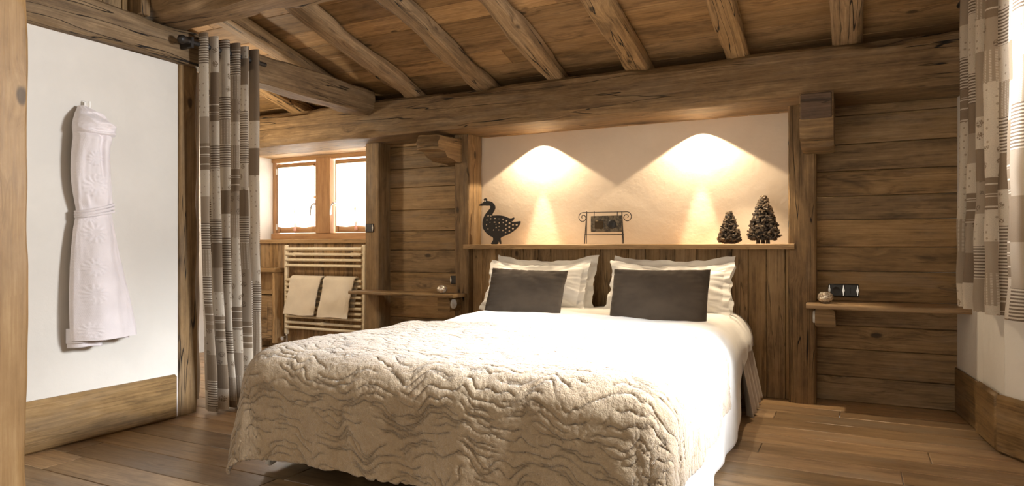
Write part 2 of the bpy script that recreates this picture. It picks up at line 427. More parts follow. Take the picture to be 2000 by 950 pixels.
def boards(mb, L0, L1, W0, W1, wmin, wmax, thick, M, lmin=None, lmax=None, ch=.003, gap=.0015, depthvar=.002, seed=1):
    """boards lying along local x in [L0, L1], filling local y in [W0, W1]; top face at local z = 0"""
    r = random.Random(seed); y = W0
    while y < W1 - .005:
        w = min(r.uniform(wmin, wmax), W1 - y)
        if W1 - (y + w) < wmin * .4: w = W1 - y
        x = L0 - (r.uniform(0, lmax) if lmax else 0)
        while x < L1:
            l = r.uniform(lmin, lmax) if lmax else (L1 - L0)
            a, b = max(x, L0), min(x + l, L1)
            if b - a > .02:
                dz = r.uniform(-depthvar, 0)
                mb.box((a + gap * .5, y + gap * .5, -thick), (b - gap * .5, y + w - gap * .5, dz), ch, 0, r.random(), M)
            x += l
            if not lmax: break
        y += w
def frame(o, x, y, z):
    x, y, z = Vector(x), Vector(y), Vector(z)
    return Matrix(((x.x, y.x, z.x, o[0]), (x.y, y.y, z.y, o[1]), (x.z, y.z, z.z, o[2]), (0, 0, 0, 1)))
X3, Y3, Z3 = (1, 0, 0), (0, 1, 0), (0, 0, 1)

# ================================================================== ROOM SHELL
XL = -3.58          # plaster face of left wall
YB = 4.90           # face of boarded back wall
SL = .247           # ceiling slope
def ceilz(Y): return 2.31 + (4.44 - Y) * SL

m = MB(); boards(m, -5.75, 1.45, -1.6, 5.3, .17, .20, .03, frame((0, 0, 0), X3, Y3, Z3), 1.1, 2.4, .003, .003, .0008, 11)
S(m.build('floor', 'floor'), 'warm oak floorboards running across the room')
# ceiling
a = math.atan(SL); ca, sa = math.cos(a), math.sin(a)
m = MB()
boards(m, -5.9, 1.5, 0, 7.0, .17, .23, .025, frame((0, 5.35, ceilz(5.35)), (-1, 0, 0), (0, -ca, sa), (0, -sa, -ca)), 1.3, 3.0, .003, .0015, .002, 5) if False else None
Mx = frame((0, 5.35, ceilz(5.35)), (1, 0, 0), (0, -ca, sa), (0, -sa, -ca))
boards(m, -5.9, 1.5, 0, 7.0, .17, .23, .025, Mx, 1.3, 3.0, .003, .0015, .002, 5)
S(m.build('ceiling', 'ceil'), 'sloping ceiling of old brown boards')

# back wall boarding (horizontal boards), right and left of the headboard
m = MB(); boards(m, -.245, .60, 0, 2.22, .15, .20, .03, frame((0, YB, 0), X3, Z3, (0, -1, 0)), None, None, .004, .002, .003, 3)
S(m.build('wall_back_right', 'wall'), 'horizontal aged boards beside the bed on the right')
m = MB(); boards(m, -3.72, -2.90, 0, 2.22, .16, .21, .03, frame((0, YB, 0), X3, Z3, (0, -1, 0)), None, None, .004, .002, .003, 9)
S(m.build('wall_back_left', 'wall'), 'horizontal aged boards between the window post and the headboard post')
# headboard boarding (vertical)
YH = 4.79
m = MB(); boards(m, 0, .995, -2.80, -.36, .095, .15, .03, frame((0, YH, 0), Z3, X3, (0, -1, 0)), None, None, .003, .002, .003, 21)
S(m.build('wall_headboard', 'head'), 'vertical aged boards behind the bed head')
# niche
m = MB(); m.box((-2.95, 4.95, .9), (-.25, 5.05, 2.2), .002)
S(m.build('wall_niche', 'plaster2'), 'cream plaster back of the lit niche')
# solid wall body behind, keeps daylight out
m = MB(); m.box((-2.9, 5.05, 0), (1.4, 5.2, 2.4), .002); m.box((-3.9, 4.935, 0), (-2.9, 5.2, 2.4), .002)
S(m.build('wall_back_core', 'plaster'), 'masonry behind the boarding')

# left plaster wall with thickness
m = MB(); m.box((-3.75, -1.2, 0), (XL, 2.684, 2.09), .002)
S(m.build('wall_left', 'plaster'), 'cream plaster wall where the bathrobe hangs')
m = MB(); boards(m, 2.28, 3.7, -1.2, 2.44, .10, .16, .03, frame((XL - .03, 0, 0), Z3, Y3, X3), None, None, .003, .003, .004, 31)
S(m.build('wall_left_gable', 'wall'), 'vertical boards above the left wall beam')
m = MB(); m.box((-3.70, 2.40, 2.29), (-3.50, 2.455, 3.1), .006, 2)
S(m.build('trim_1', 'beam'), 'upright board above the left wall beam')

# bathroom alcove walls
ZW = 1.08
m = MB(); m.box((-5.75, 2.55, 0), (-3.75, 2.70, 2.72), .002); m.box((-5.75, 2.6, 0), (-5.55, 5.0, 2.75), .002)
S(m.build('wall_alcove', 'plaster'), 'pale plaster wall of the space behind the curtain')
m = MB(); boards(m, 0, 1.045, -5.55, -3.86, .09, .14, .03, frame((0, 5.02, 0), Z3, X3, (0, -1, 0)), None, None, .003, .002, .003, 41)
S(m.build('wall_alcove_panel', 'head'), 'vertical boards under the window sill')
# window wall masonry: reveal and outer wall round the window
wy = 5.20
wx0, wx1 = at(536, 400, Y=wy).x, -3.95
m = MB()
m.box((-5.95, 5.0, 0), (wx0 - .01, 5.5, 2.3), .002); m.box((wx1 + .03, 5.2, 0), (-3.2, 5.5, 2.3), .002)
m.box((wx0 - .05, 5.06, 0), (-3.9, 5.5, ZW - .03), .002); m.box((wx0 - .05, 5.16, 1.93), (-3.9, 5.5, 2.3), .002)
S(m.build('wall_window', 'plaster'), 'pale plaster wall around the small window')
m = MB(); m.box((-5.56, 4.985, ZW - .038), (-3.86, 5.2, ZW), .004, 0)
S(m.build('trim_2', 'trim'), 'light wooden window sill board')

# right wall: straight part, then splayed bay with its window
def wallseg(mb, p, q, z0, z1, th=.14, ch=.001):
    p, q = Vector((p[0], p[1], 0)), Vector((q[0], q[1], 0)); t = (q - p); L = t.length; t.normalize()
    nrm = Vector((t.y, -t.x, 0))            # to the room's outside when walking towards -Y on the right wall
    if nrm.x < 0: nrm = -nrm
    mb.box((0, 0, z0), (L, th, z1), ch, 0, .5, frame(p, t, nrm, Z3))
RW = [(.553, 4.93), (.612, 4.37), (.648, 4.01), (1.02, 3.39)]
m = MB()
for p, q in zip(RW[:-1], RW[1:]): wallseg(m, p, q, 0, 2.75)
wallseg(m, (1.02, 3.40), (1.02, 1.55), 0, .85); wallseg(m, (1.02, 3.40), (1.02, 1.55), 2.12, 3.3)
wallseg(m, (1.02, 3.40), (1.02, 3.32), 0, 3.0); wallseg(m, (1.02, 1.75), (1.02, 1.55), 0, 3.0)
wallseg(m, (1.02, 1.60), (.68, 1.15), 0, 3.2); wallseg(m, (.68, 1.15), (.68, -1.2), 0, 3.6)
S(m.build('wall_right', 'plaster'), 'cream plaster wall on the right with a splayed window bay')
m = MB()
def baseseg(mb, p, q, off=.03, z1=.272, ch=.012, rnd=None):
    p, q = Vector((p[0], p[1], 0)), Vector((q[0], q[1], 0)); t = (q - p); L = t.length; t.normalize(); nrm = Vector((t.y, -t.x, 0))
    if nrm.x > 0: nrm = -nrm
    mb.box((0, 0, 0), (L, off, z1), ch, 0, rnd, frame(p, t, nrm, Z3))
baseseg(m, (.553, 4.90), (.608, 4.385), .012, .272); baseseg(m, (.610, 4.38), (.645, 4.02), .035, .285, .02); baseseg(m, (.635, 4.03), (1.0, 3.42), .035, .285, .02)
baseseg(m, (1.0, 3.42), (1.0, 1.6), .035, .285, .02)
S(m.build('baseboard_right', 'base'), 'tall wooden skirting along the right wall')
m = MB(); m.box((XL, -1.2, 0), (XL + .035, 2.66, .255), .012, 1, .37)
S(m.build('baseboard_left', 'base'), 'tall wooden skirting under the bathrobe wall')

# ------------------------------------------------------------------ window in the bay (right)
def casement(name, M, W, H, handle_side=1, mirror=False, sashmat='sash', depth=.06):
    """window in local frame: x across (0..W), z up (0..H), room side is -y"""
    root = bpy.data.objects.new(name, None); COL.objects.link(root); root.matrix_world = M; S(root)
    def put(mb, nm, mt, parent=root):
        o = mb.build(nm, mt); o.parent = parent; return o
    f = .045
    m = MB()
    for lo, hi, g in (((0, 0, 0), (f, depth, H), 2), ((W - f, 0, 0), (W, depth, H), 2), ((f, 0, H - f), (W - f, depth, H), 0), ((f, 0, 0), (W - f, depth, f * 1.35), 0)):
        m.box(lo, hi, .006, g, .3 + g * .1)
    s = put(m, 'sash', sashmat)
    m = MB(); m.box((f, .028, f), (W - f, .034, H - f), .001); put(m, 'pane', 'glass')
    m = MB(); m.box((W / 2 - .011, .016, f), (W / 2 + .011, .026, H - f), .003, 2); m.box((f, .016, H * .5 - .011), (W - f, .026, H * .5 + .011), .003, 0)
    put(m, 'glazing_bar', sashmat)
    hx = W - f / 2 if handle_side > 0 else f / 2
    m = MB(); m.box((hx - .014, -.010, H * .40 - .035), (hx + .014, 0, H * .40 + .035), .004)
    m.tube([(hx, -.008, H * .40), (hx, -.04, H * .40), (hx, -.045, H * .40 - .005)], .009)
    sgn = -1 if handle_side > 0 else -1
    m.tube([(hx, -.042, H * .40 + .002), (hx - .018, -.045, H * .40 - .006), (hx - .034, -.046, H * .40 - .03), (hx - .040, -.046, H * .40 - .07), (hx - .040, -.046, H * .40 - .12)], .0085)
    h = put(m, 'window_handle', 'chrome'); h['label'] = 'curved chrome window handle'
    return root
zb = at(570, 455, Y=wy).z; zt = at(570, 319, Y=wy).z
L1, L2 = at(541, 400, Y=wy).x, at(622, 400, Y=wy).x
w1 = casement('window_1', frame((L1, wy, zb), X3, Y3, Z3), L2 - L1, zt - zb, 1)
w1['label'] = 'left casement of the small window behind the curtain'
L3 = at(654, 400, Y=wy).x
w2 = casement('window_2', frame((L3, wy, zb), X3, Y3, Z3), L2 - L1, zt - zb, -1)
w2['label'] = 'right casement of the small window beside the timber post'
m = MB()
m.box((at(622, 400, Y=wy).x + .005, wy - .05, zb - .01), (at(651, 400, Y=wy).x, wy + .05, zt + .03), .005, 2, .42)
o = m.build('trim_3', 'sash'); S(o, 'upright between the two small casements')
m = MB(); m.box((wx0 - .02, wy - .03, zt + .012), (-3.9, wy + .07, zt + .14), .006, 0, .62); m.box((wx0 - .02, wy - .06, zt + .11), (-3.9, wy + .02, 1.95), .006, 0, .12)
S(m.build('trim_4', 'sash'), 'wooden head over the small casements')
m = MB(); m.box((wx0 - .02, wy - .035, ZW), (-3.9, wy + .06, zb - .008), .006, 0, .52)
S(m.build('trim_5', 'sash'), 'wooden rail under the small casements')
m = MB(); m.box((wx0 - .02, wy - .01, ZW), (L1 - .004, wy + .06, zt + .02), .004, 2, .7)
S(m.build('trim_6', 'sash'), 'window frame upright at the white reveal')
m = MB(); boards(m, -5.52, -3.86, 0, .255, .12, .14, .02, frame((0, 4.942, 1.925), X3, Y3, (0, 0, -1)), None, None, .003, .002, .001, 88)
S(m.build('trim_8', 'trim'), 'boarded soffit over the small window recess')
# hinges
for hz, nm in ((zb + .06, 0), (zt - .08, 1)):
    m = MB(); m.tube([(L1 + .002, wy - .008, hz - .03), (L1 + .002, wy - .008, hz + .03)], .008)
    o = m.build('hinge', 'plastic'); o.parent = w1; o.matrix_parent_inverse = w1.matrix_world.inverted()
# blinds: sheer cloth with a scalloped hem, on a small rod
def blind(x0, x1, ztop, zbot, label):
    root = empty('window_blind', ((x0 + x1) / 2, wy - .012, ztop), label, 'blind', None)
    nx, nz = 40, 30
    U, V = np.meshgrid(np.linspace(0, 1, nx), np.linspace(0, 1, nz), indexing='ij')
    mid = (zbot + .006) + .012 * np.cos(U * 2 * PI * 1) ** 2
    Z = ztop + (mid - ztop) * V; Xx = x0 + (x1 - x0) * U
    Yy = wy - .014 + .004 * np.sin(U * 30) * V - .002
    P = np.stack([Xx, Yy, Z], -1); m = MB(); m.grid(P, np.stack([U, V], -1)); m.build('sheer_cloth', 'blind', root, False)
    m = MB(); m.tube([(x0 - .005, wy - .016, ztop), (x1 + .005, wy - .016, ztop)], .009); m.build('rod', 'trim', root)
    m = MB(); c = (x0 + x1) / 2
    m.lathe([(.001, .0), (.010, -.01), (.012, -.03), (.004, -.04), (.012, -.055), (.016, -.085), (.002, -.09)], (c, wy - .022, zbot + .06), 12)
    t = m.build('tassel', 'embro', root); t['label'] = 'small pink tassel'
    m = MB(); m.lathe([(.001, .0), (.012, -.012), (.010, -.035), (.001, -.045)], (c - .01, wy - .022, zbot + .20), 12)
    t = m.build('embroidered_motif', 'embro', root); t['label'] = 'pink stitched motif'
    return root
f = .045
blind(L1 + .028, L2 - .050, zt - .035, zb + f, 'white sheer blind on the left casement next to the plaster reveal')
blind(L3 + .030, L3 + (L2 - L1) - .03, zt - .035, zb + f, 'white sheer blind on the right casement next to the timber post')

w3 = casement('window_3', frame((1.03, 3.31, .86), (0, -1, 0), X3, Z3), .76, 1.25, 1)
w4 = casement('window_4', frame((1.03, 2.53, .86), (0, -1, 0), X3, Z3), .76, 1.25, -1)

# ================================================================== TIMBER FRAME
def tthing(name, mat, label, cat, args, group=None, crack=None):
    m = MB(); timber(m, **args); o = m.build(name, mat); return tag(o, label, cat, group)
o = tthing('ceiling_beam', 'beam', 'massive hewn main beam spanning the wall above the bed', 'beam',
           dict(a=(-5.55, 4.69, 2.062), b=(.60, 4.69, 2.062), w=.50, h=.292, amp=.0045, ch=.022, seg=.04, seed=3, rnd=.41, wane=.45))
tthing('ceiling_beam', 'rafter', 'crooked cross beam at the top left corner under the rafters', 'beam',
       dict(a=(-3.66, 2.615, 2.465), b=(1.1, 2.60, 2.475), w=.31, h=.345, amp=.010, ch=.04, seed=8, rnd=.73, wane=.6))
tthing('ceiling_beam', 'beam', 'cracked wall plate beam above the bathrobe wall', 'beam',
       dict(a=(-3.60, -1.2, 2.192), b=(-3.60, 4.45, 2.192), w=.17, h=.20, amp=.007, ch=.015, seed=14, rnd=.27, wane=.4))
# slightly proud lath under the main beam at the niche
m = MB(); boards(m, -2.77, -.37, 0, .05, .05, .05, .012, frame((0, 4.90, 1.917), X3, (0, 1, 0), (0, 0, -1)), .10, .6, .002, .002, .001, 77)
S(m.build('trim_7', 'trim'), 'lath strip between the main beam and the niche plaster')

raf = [(-4.40, 'rafter farthest left, half hidden behind the curtain top'),
       (-3.78, 'rafter running into the corner of the main beam beside the patchwork curtain'),
       (-3.17, 'rafter landing above the timber post beside the small window'),
       (-2.52, 'rafter landing on the main beam above the left corbel'),
       (-1.925, 'rafter landing on the main beam above the metal goose'),
       (-1.32, 'rafter landing on the main beam above the hanging plaque'),
       (-.67, 'split rafter landing on the main beam above the cone trees'),
       (-.04, 'rafter farthest right, landing above the right corbel')]
for i, (x, lab) in enumerate(raf):
    y0 = 4.9; y1 = -1.0 if i > 1 else 2.73
    zc = lambda Y: 2.21 + (4.44 - Y) * SL + .046
    tthing('rafter', 'rafter', lab, 'rafter', dict(a=(x, y1, zc(y1)), b=(x, y0, zc(y0)), w=.155 + .01 * math.sin(i * 3), h=.10, amp=.0035, ch=.014, seed=20 + i, rnd=(.13 + .17 * i) % 1, wane=.5), 'rafters under the sloping ceiling')

# posts
m = MB(); timber(m, (-.303, 4.79, 0), (-.303, 4.79, 1.93), .165, .17, .003, .010, .05, (0, 1, 0), .55, 31)
tag(m.build('timber_post', 'beam'), 'hewn upright post between the niche and the right hand boards', 'post')
m = MB(); timber(m, (-2.852, 4.83, 0), (-2.852, 4.83, 1.93), .135, .22, .002, .008, .05, (0, 1, 0), .35, 33)
tag(m.build('timber_post', 'beam'), 'upright post between the left hand boards and the niche', 'post')
m = MB(); timber(m, (-3.775, 4.83, 0), (-3.775, 4.83, 1.93), .145, .19, .0012, .006, .05, (0, 1, 0), .65, 35)
tag(m.build('timber_post', 'wall'), 'upright post beside the towel radiator with a switch on it', 'post')
m = MB(); timber(m, (-3.635, 2.75, 0), (-3.635, 2.75, 2.10), .13, .13, .002, .012, .05, (0, 1, 0), .15, 37)
tag(m.build('timber_post', 'beam'), 'upright post ending the bathrobe wall beside the patchwork curtain', 'post')
m = MB(); timber(m, (-2.67, 1.23, 0), (-2.67, 1.23, 2.97), .34, .16, .003, .012, .04, (0, 1, 0), .82, 41, .3)
tag(m.build('timber_post', 'pine'), 'broad honey coloured post with a big knot in the left foreground', 'post')

# corbels
def corbel(M, label, broken=False):
    """local: x across, y towards the room (0..L), z down profile"""
    w = .185
    if broken: prof = [(-.05, .0), (.36, .0), (.40, -.06), (.385, -.115), (.30, -.125), (.27, -.165), (.19, -.185), (.12, -.19), (-.05, -.20)]
    else: prof = [(-.05, .0), (.30, .0), (.30, -.165), (.265, -.215), (.25, -.27), (.20, -.285), (.18, -.315), (-.05, -.33)]
    pts = []
    for i in range(len(prof)):
        p, q = Vector(prof[i]), Vector(prof[(i + 1) % len(prof)])
        k = max(1, int((q - p).length / .025))
        for j in range(k): pts.append(p + (q - p) * j / k)
    nrows = 9; n = len(pts)
    c = Vector((.12, -.1)); rows = []; uvs = []
    for i in range(nrows):
        x = -w / 2 + w * i / (nrows - 1)
        edge = .965 if i in (0, nrows - 1) else 1.0
        row = []; ur = []
        for j, p in enumerate(pts):
            q = c + (p - c) * edge; d = float(fbm(x * 14, j * .35, 3 if broken else 9, 2)) * (.010 if broken else .004)
            q = q + (p - c).normalized() * d
            row.append(tuple(M @ Vector((x, q.x, q.y)))); ur.append((x + 1, j * .025))
        rows.append(row); uvs.append(ur)
    mb = MB(); b0 = len(mb.v); mb.grid(np.array(rows), np.array(uvs), .3, False, True)
    mb.face([b0 + j for j in range(n)], [(pts[j].x, pts[j].y) for j in range(n)], .3)
    e = b0 + (nrows - 1) * n; mb.face([e + j for j in range(n)], [(pts[j].x, pts[j].y) for j in range(n)], .3)
    return mb
m = corbel(frame((-.205, 4.68, 1.925), X3, (0, -1, 0), Z3), '')
cr = m.build('corbel', 'beam'); tag(cr, 'carved stepped corbel under the main beam on the right hand post', 'corbel')
m = MB(); m.box((-.290, 4.365, 1.762), (-.120, 4.378, 1.915), .006, 0, .2)
o = m.build('end_face', 'dark', cr); o['label'] = 'dark sawn end of the corbel'
m = corbel(frame((-2.93, 4.78, 1.88), Vector((.98, .19, 0)), Vector((-.10, -.99, 0)), Z3), '', True)
cl = m.build('corbel', 'beam'); tag(cl, 'rough broken corbel sticking out under the main beam on the left', 'corbel')

# ledge over headboard
m = MB(); timber(m, (-2.80, 4.805, 1.007), (-.345, 4.805, 1.007), .29, .036, .0015, .004, .04, (0, 0, 1), .45, 51)
tag(m.build('headboard_ledge', 'trim'), 'long narrow wooden ledge above the headboard holding the ornaments', 'ledge')
LZ = 1.026

# ================================================================== BEDSIDE SHELVES
def shelf(x0, x1, yf, yb, zt, th, bx, lampx, label, blabel, end_skew=0):
    root = empty('bedside_shelf', ((x0 + x1) / 2, yb, zt - th), label, 'shelf', 'bedside shelves')
    mb = MB(); timber(mb, (x0, (yf + yb) / 2, zt - th / 2), (x1, (yf + yb) / 2, zt - th / 2), yb - yf, th, .002, .006, .05, (0, 0, 1), R.random(), int(abs(x0 * 10)) + 3)
    mb.build('shelf_board', 'wall' if x0 < -1 else 'trim', root)
    mb = MB(); timber(mb, (bx, yf + .05, zt - th - .055), (bx, yb, zt - th - .055), .115, .11, .003, .008, .04, (0, 0, 1), .4, 61)
    b = mb.build('bracket_block', 'wall', root)
    s = -1 if lampx < bx else 1
    mb = MB(); mb.lathe([(.001, s * .0), (.040, s * .0), (.040, s * .010), (.034, s * .014)], (lampx, yf + .10, zt - th - .055), 24, axis='X')
    mb.build('reading_lamp', 'plastic', b)
    mb = MB(); mb.lathe([(.001, s * .0135), (.033, s * .0135), (.033, s * .010)], (lampx, yf + .10, zt - th - .055), 24, axis='X')
    mb.build('lamp_lens', 'plastic', b)
    return root
shelf(-.272, .60, 4.575, 4.87, .653, .034, -.165, -.2225, 'wooden bedside shelf right of the bed reaching to the curtain', '')
shelf(-3.84, -2.80, 4.50, 4.72, .632, .026, -2.915, -2.8575, 'wooden bedside shelf left of the bed beside the radiator', '')

# ================================================================== SOCKETS / SWITCHES
def socket_plate(origin, ax, nrm, kinds, label, size=.075):
    """plates in a row along ax, facing nrm"""
    root = empty('wall_switch', origin, label, 'switch')
    M = frame(origin, ax, nrm, Z3); s = size
    mb = MB(); mb.box((-.006, 0, -s / 2), (s * len(kinds) + .006, .008, s / 2), .003, 0, .5, M); mb.build('back_plate', 'iron', root)
    for i, k in enumerate(kinds):
        mb = MB(); mb.box((i * s + .006, .006, -s / 2 + .003), ((i + 1) * s - .006, .014, s / 2 - .003), .003, 0, .5, M)
        c = mb.build('cover', 'anthracite', root)
        if k == 'socket':
            mb = MB(); mb.lathe([(.024, .0135), (.024, .0155), (.019, .0155), (.017, .0145), (.001, .0145)], (0, 0, 0), 20, axis='Y')
            mb.v = [tuple(M @ Vector((v[0] + (i + .5) * s, v[1], v[2]))) for v in mb.v]; mb.build('socket_well', 'iron', c)
        if k == 'key':
            mb = MB(); mb.box(((i + .5) * s - .003, .014, -.02), ((i + .5) * s + .003, .0155, .02), .001, 0, .5, M); mb.build('slot', 'iron', c)
    for i in range(len(kinds) + 1):
        mb = MB(); x = i * s; w = .0075
        b0 = len(mb.v)
        pr = [(-.002, s / 2 - .008), (.002, s / 2 - .008), (.003, .018), (w, 0), (.003, -.018), (.002, -s / 2 + .008), (-.002, -s / 2 + .008), (-.003, -.018), (-w, 0), (-.003, .018)]
        for yy in (.008, .016):
            for (a_, z_) in pr: mb.v.append(tuple(M @ Vector((x + a_, yy, z_))))
        n = len(pr)
        mb.face([b0 + n + j for j in range(n)], [(0, 0)] * n)
        mb.face([b0 + j for j in range(n)], [(0, 0)] * n)
        for j in range(n): mb.face([b0 + j, b0 + (j + 1) % n, b0 + n + (j + 1) % n, b0 + n + j], [(0, 0)] * 4)
        mb.build('clip', 'chrome', root)
    return root
p = at(1620, 567, Y=4.885)
socket_plate((p.x, 4.898, p.z), X3, (0, -1, 0), ['socket', 'key'], 'double dark socket plate on the boards above the right bedside shelf', .082)
p = at(715, 446, Y=4.735)
socket_plate((p.x + .006, 4.736, p.z), X3, (0, -1, 0), ['rocker'], 'dark single light switch with chrome clips on the post beside the small window', .075)
p = at(880, 547, Y=4.88)
socket_plate((p.x, 4.898, p.z), X3, (0, -1, 0), ['rocker'], 'dark switch tucked beside the post above the left bedside shelf', .07)

# ================================================================== TOWEL RADIATOR
ry = 4.93
xa, xb = at(560, 560, Y=ry).x, at(708, 560, Y=ry).x + .02
rad = empty('towel_radiator', ((xa + xb) / 2, ry, .15), 'cream tubular towel radiator with folded towels below the small window', 'radiator')
for x in (xa, xb):
    m = MB(); m.box((x - .020, ry - .018, .15), (x + .020, ry + .018, 1.025), .008, 2); m.build('side_rail', 'enamel', rad)
zs = [.988, .935, .882, .829] + [.690 - .051 * i for i in range(8)] + [.275, .225]
for z in zs:
    m = MB(); m.tube([(xa + .01, ry - .024, z), (xb - .01, ry - .024, z)], .0135, 12); m.build('tube', 'enamel', rad)
for x, z in ((xa + .13, .935), (xb - .12, .935), ((xa + xb) / 2, .275)):
    m = MB(); m.box((x - .02, ry - .035, z - .018), (x + .02, ry + .055, z + .018), .006); m.build('wall_bracket', 'enamel', rad)
m = MB(); m.tube([(xa, ry, .15), (xa, ry, .08), (xa + .02, ry + .03, .03)], .011); m.tube([(xa, ry - .03, .115), (xa, ry - .06, .115)], .02)
v = m.build('valve', 'chrome', rad); v['label'] = 'small chrome valve at the radiator foot'

def towel(x0, x1, ztop, zfront, zback, sk, label):
    """folded towel hanging over a rail: front flap, top bend, back flap, with thickness"""
    cy = ry - .024; r_ = .030; prof = []
    for i in range(26): prof.append((cy - r_ - .012 - .022 * (1 - i / 26), zfront + (ztop - r_ - zfront) * i / 26))
    for i in range(13): a_ = PI - PI * i / 12; prof.append((cy + r_ * math.cos(a_) - .012 * (1 - i / 12), ztop - r_ + r_ * math.sin(a_)))
    for i in range(1, 20): prof.append((cy + r_ - .006, ztop - r_ - (ztop - r_ - zback) * i / 19))
    n = len(prof); nx = 36
    rows = []; uvs = []; L = 0
    for i, (y_, z_) in enumerate(prof):
        if i: L += math.hypot(y_ - prof[i - 1][0], z_ - prof[i - 1][1])
        k = min(1, max(0, (ztop - z_) / (ztop - zfront)))
        row = []; ur = []
        for j in range(nx):
            t = j / (nx - 1); x = x0 + (x1 - x0) * t + sk * k + (.01 * math.sin(z_ * 17 + x0) + .004 * math.sin(z_ * 60)) * (t - .5)
            rnd_ = -.012 * (1 - (2 * t - 1) ** 6)
            row.append((x, y_ + (rnd_ + .006 * float(pn(t * 4, z_ * 9, 5))) * (1 if i < 34 else -.1), z_ + .004 * math.sin(t * 7 + x0 * 9) * k)); ur.append((x, L))
        rows.append(row); uvs.append(ur)
    mb = MB(); mb.grid(np.array(rows), np.array(uvs))
    o = mb.build('towel', 'towel', None, False); tag(o, label, 'towel', 'folded towels on the radiator')
    so = o.modifiers.new('thick', 'SOLIDIFY'); so.thickness = .016; so.offset = 0
    bv = o.modifiers.new('soft', 'BEVEL'); bv.width = .006; bv.segments = 3; bv.limit_method = 'ANGLE'
    return o
tl = [at(574, 540, Y=ry - .03), at(632, 540, Y=ry - .03), at(639, 540, Y=ry - .03), at(697, 540, Y=ry - .03)]
zf1 = at(600, 616, Y=ry - .06).z; zf2 = at(660, 621, Y=ry - .06).z
towel(tl[0].x, tl[1].x, .725, zf1, .42, -.075, 'folded cream towel hanging on the left half of the radiator')
towel(tl[2].x, tl[3].x, .725, zf2, .42, -.07, 'folded cream towel hanging on the right half of the radiator')

# ================================================================== CABINET behind the curtain
cx1 = at(536, 600, Y=4.86).x
cab = empty('side_cabinet', (cx1 - .21, 4.93, 0), 'low wooden cabinet with open compartment glimpsed between curtain and radiator', 'cabinet')
cz = at(530, 524, Y=4.85).z; c0 = -5.54
m = MB(); m.box((c0, 4.85, cz - .045), (cx1 + .015, 4.988, cz), .006, 0, .3); m.build('cabinet_top', 'head', cab)
m = MB(); m.box((cx1 - .035, 4.86, .06), (cx1, 4.985, cz - .045), .004, 2, .5); m.box((c0, 4.86, .06), (c0 + .035, 4.985, cz - .045), .004, 2, .6); m.box((c0 + .03, 4.965, .06), (cx1 - .03, 4.985, cz - .045), .004, 2, .6); m.build('carcass', 'head', cab)
m = MB(); m.box((c0 + .02, 4.858, cz - .26), (cx1 - .02, 4.97, cz - .215), .004, 0, .35); m.build('shelf', 'head', cab)
m = MB(); m.box((c0 + .035, 4.857, .10), (cx1 - .036, 4.88, cz - .27), .004, 0, .7); m.box((c0 + .09, 4.850, .16), (cx1 - .09, 4.858, cz - .33), .006, 0, .2); d = m.build('door', 'head', cab)
m = MB(); m.tube([(c0 + .07, 4.86, .30), (c0 + .07, 4.835, .30)], .012); m.build('knob', 'iron', d)

# ================================================================== BED
TH = math.radians(2.4); BO = Vector((-1.535, 4.74, 0))
cT, sT = math.cos(TH), math.sin(TH)
def bedw(P):
    """bed-local (x right, y towards foot, z) -> room"""
    P = np.asarray(P, float); x, y, z = P[..., 0], P[..., 1], P[..., 2]
    return np.stack([BO.x + x * cT + y * sT, BO.y - y * cT + x * sT, z], -1)
def bedm(): return frame(BO, (cT, sT, 0), (sT, -cT, 0), Z3)
BL = 2.66; BW = .845; BZ = .515
bed = empty('double_bed', tuple(BO), 'wide double bed with dark base standing against the boarded headboard', 'bed')
BM = bedm()
m = MB(); m.box((-BW + .05, .03, .10), (BW - .05, BL - .06, .24), .02, 1, .3, BM); b = m.build('bed_base', simple('olive_base_cloth', (.14, .115, .07), .8), bed)
m = MB(); m.box((-BW + .03, .03, .245), (BW - .03, BL - .05, .50), .05, 1, .3, BM); m.build('mattress', 'linen', bed)
for (x, y) in ((-.62, .3), (.62, .3), (-.55, BL - .35), (.10, BL - .32), (.62, BL - .35)):
    p = BM @ Vector((x, y, 0)); m = MB(); m.lathe([(.001, 0), (.028, 0), (.032, .05), (.034, .105), (.001, .105)], p, 20); m.build('leg', 'trim', bed)

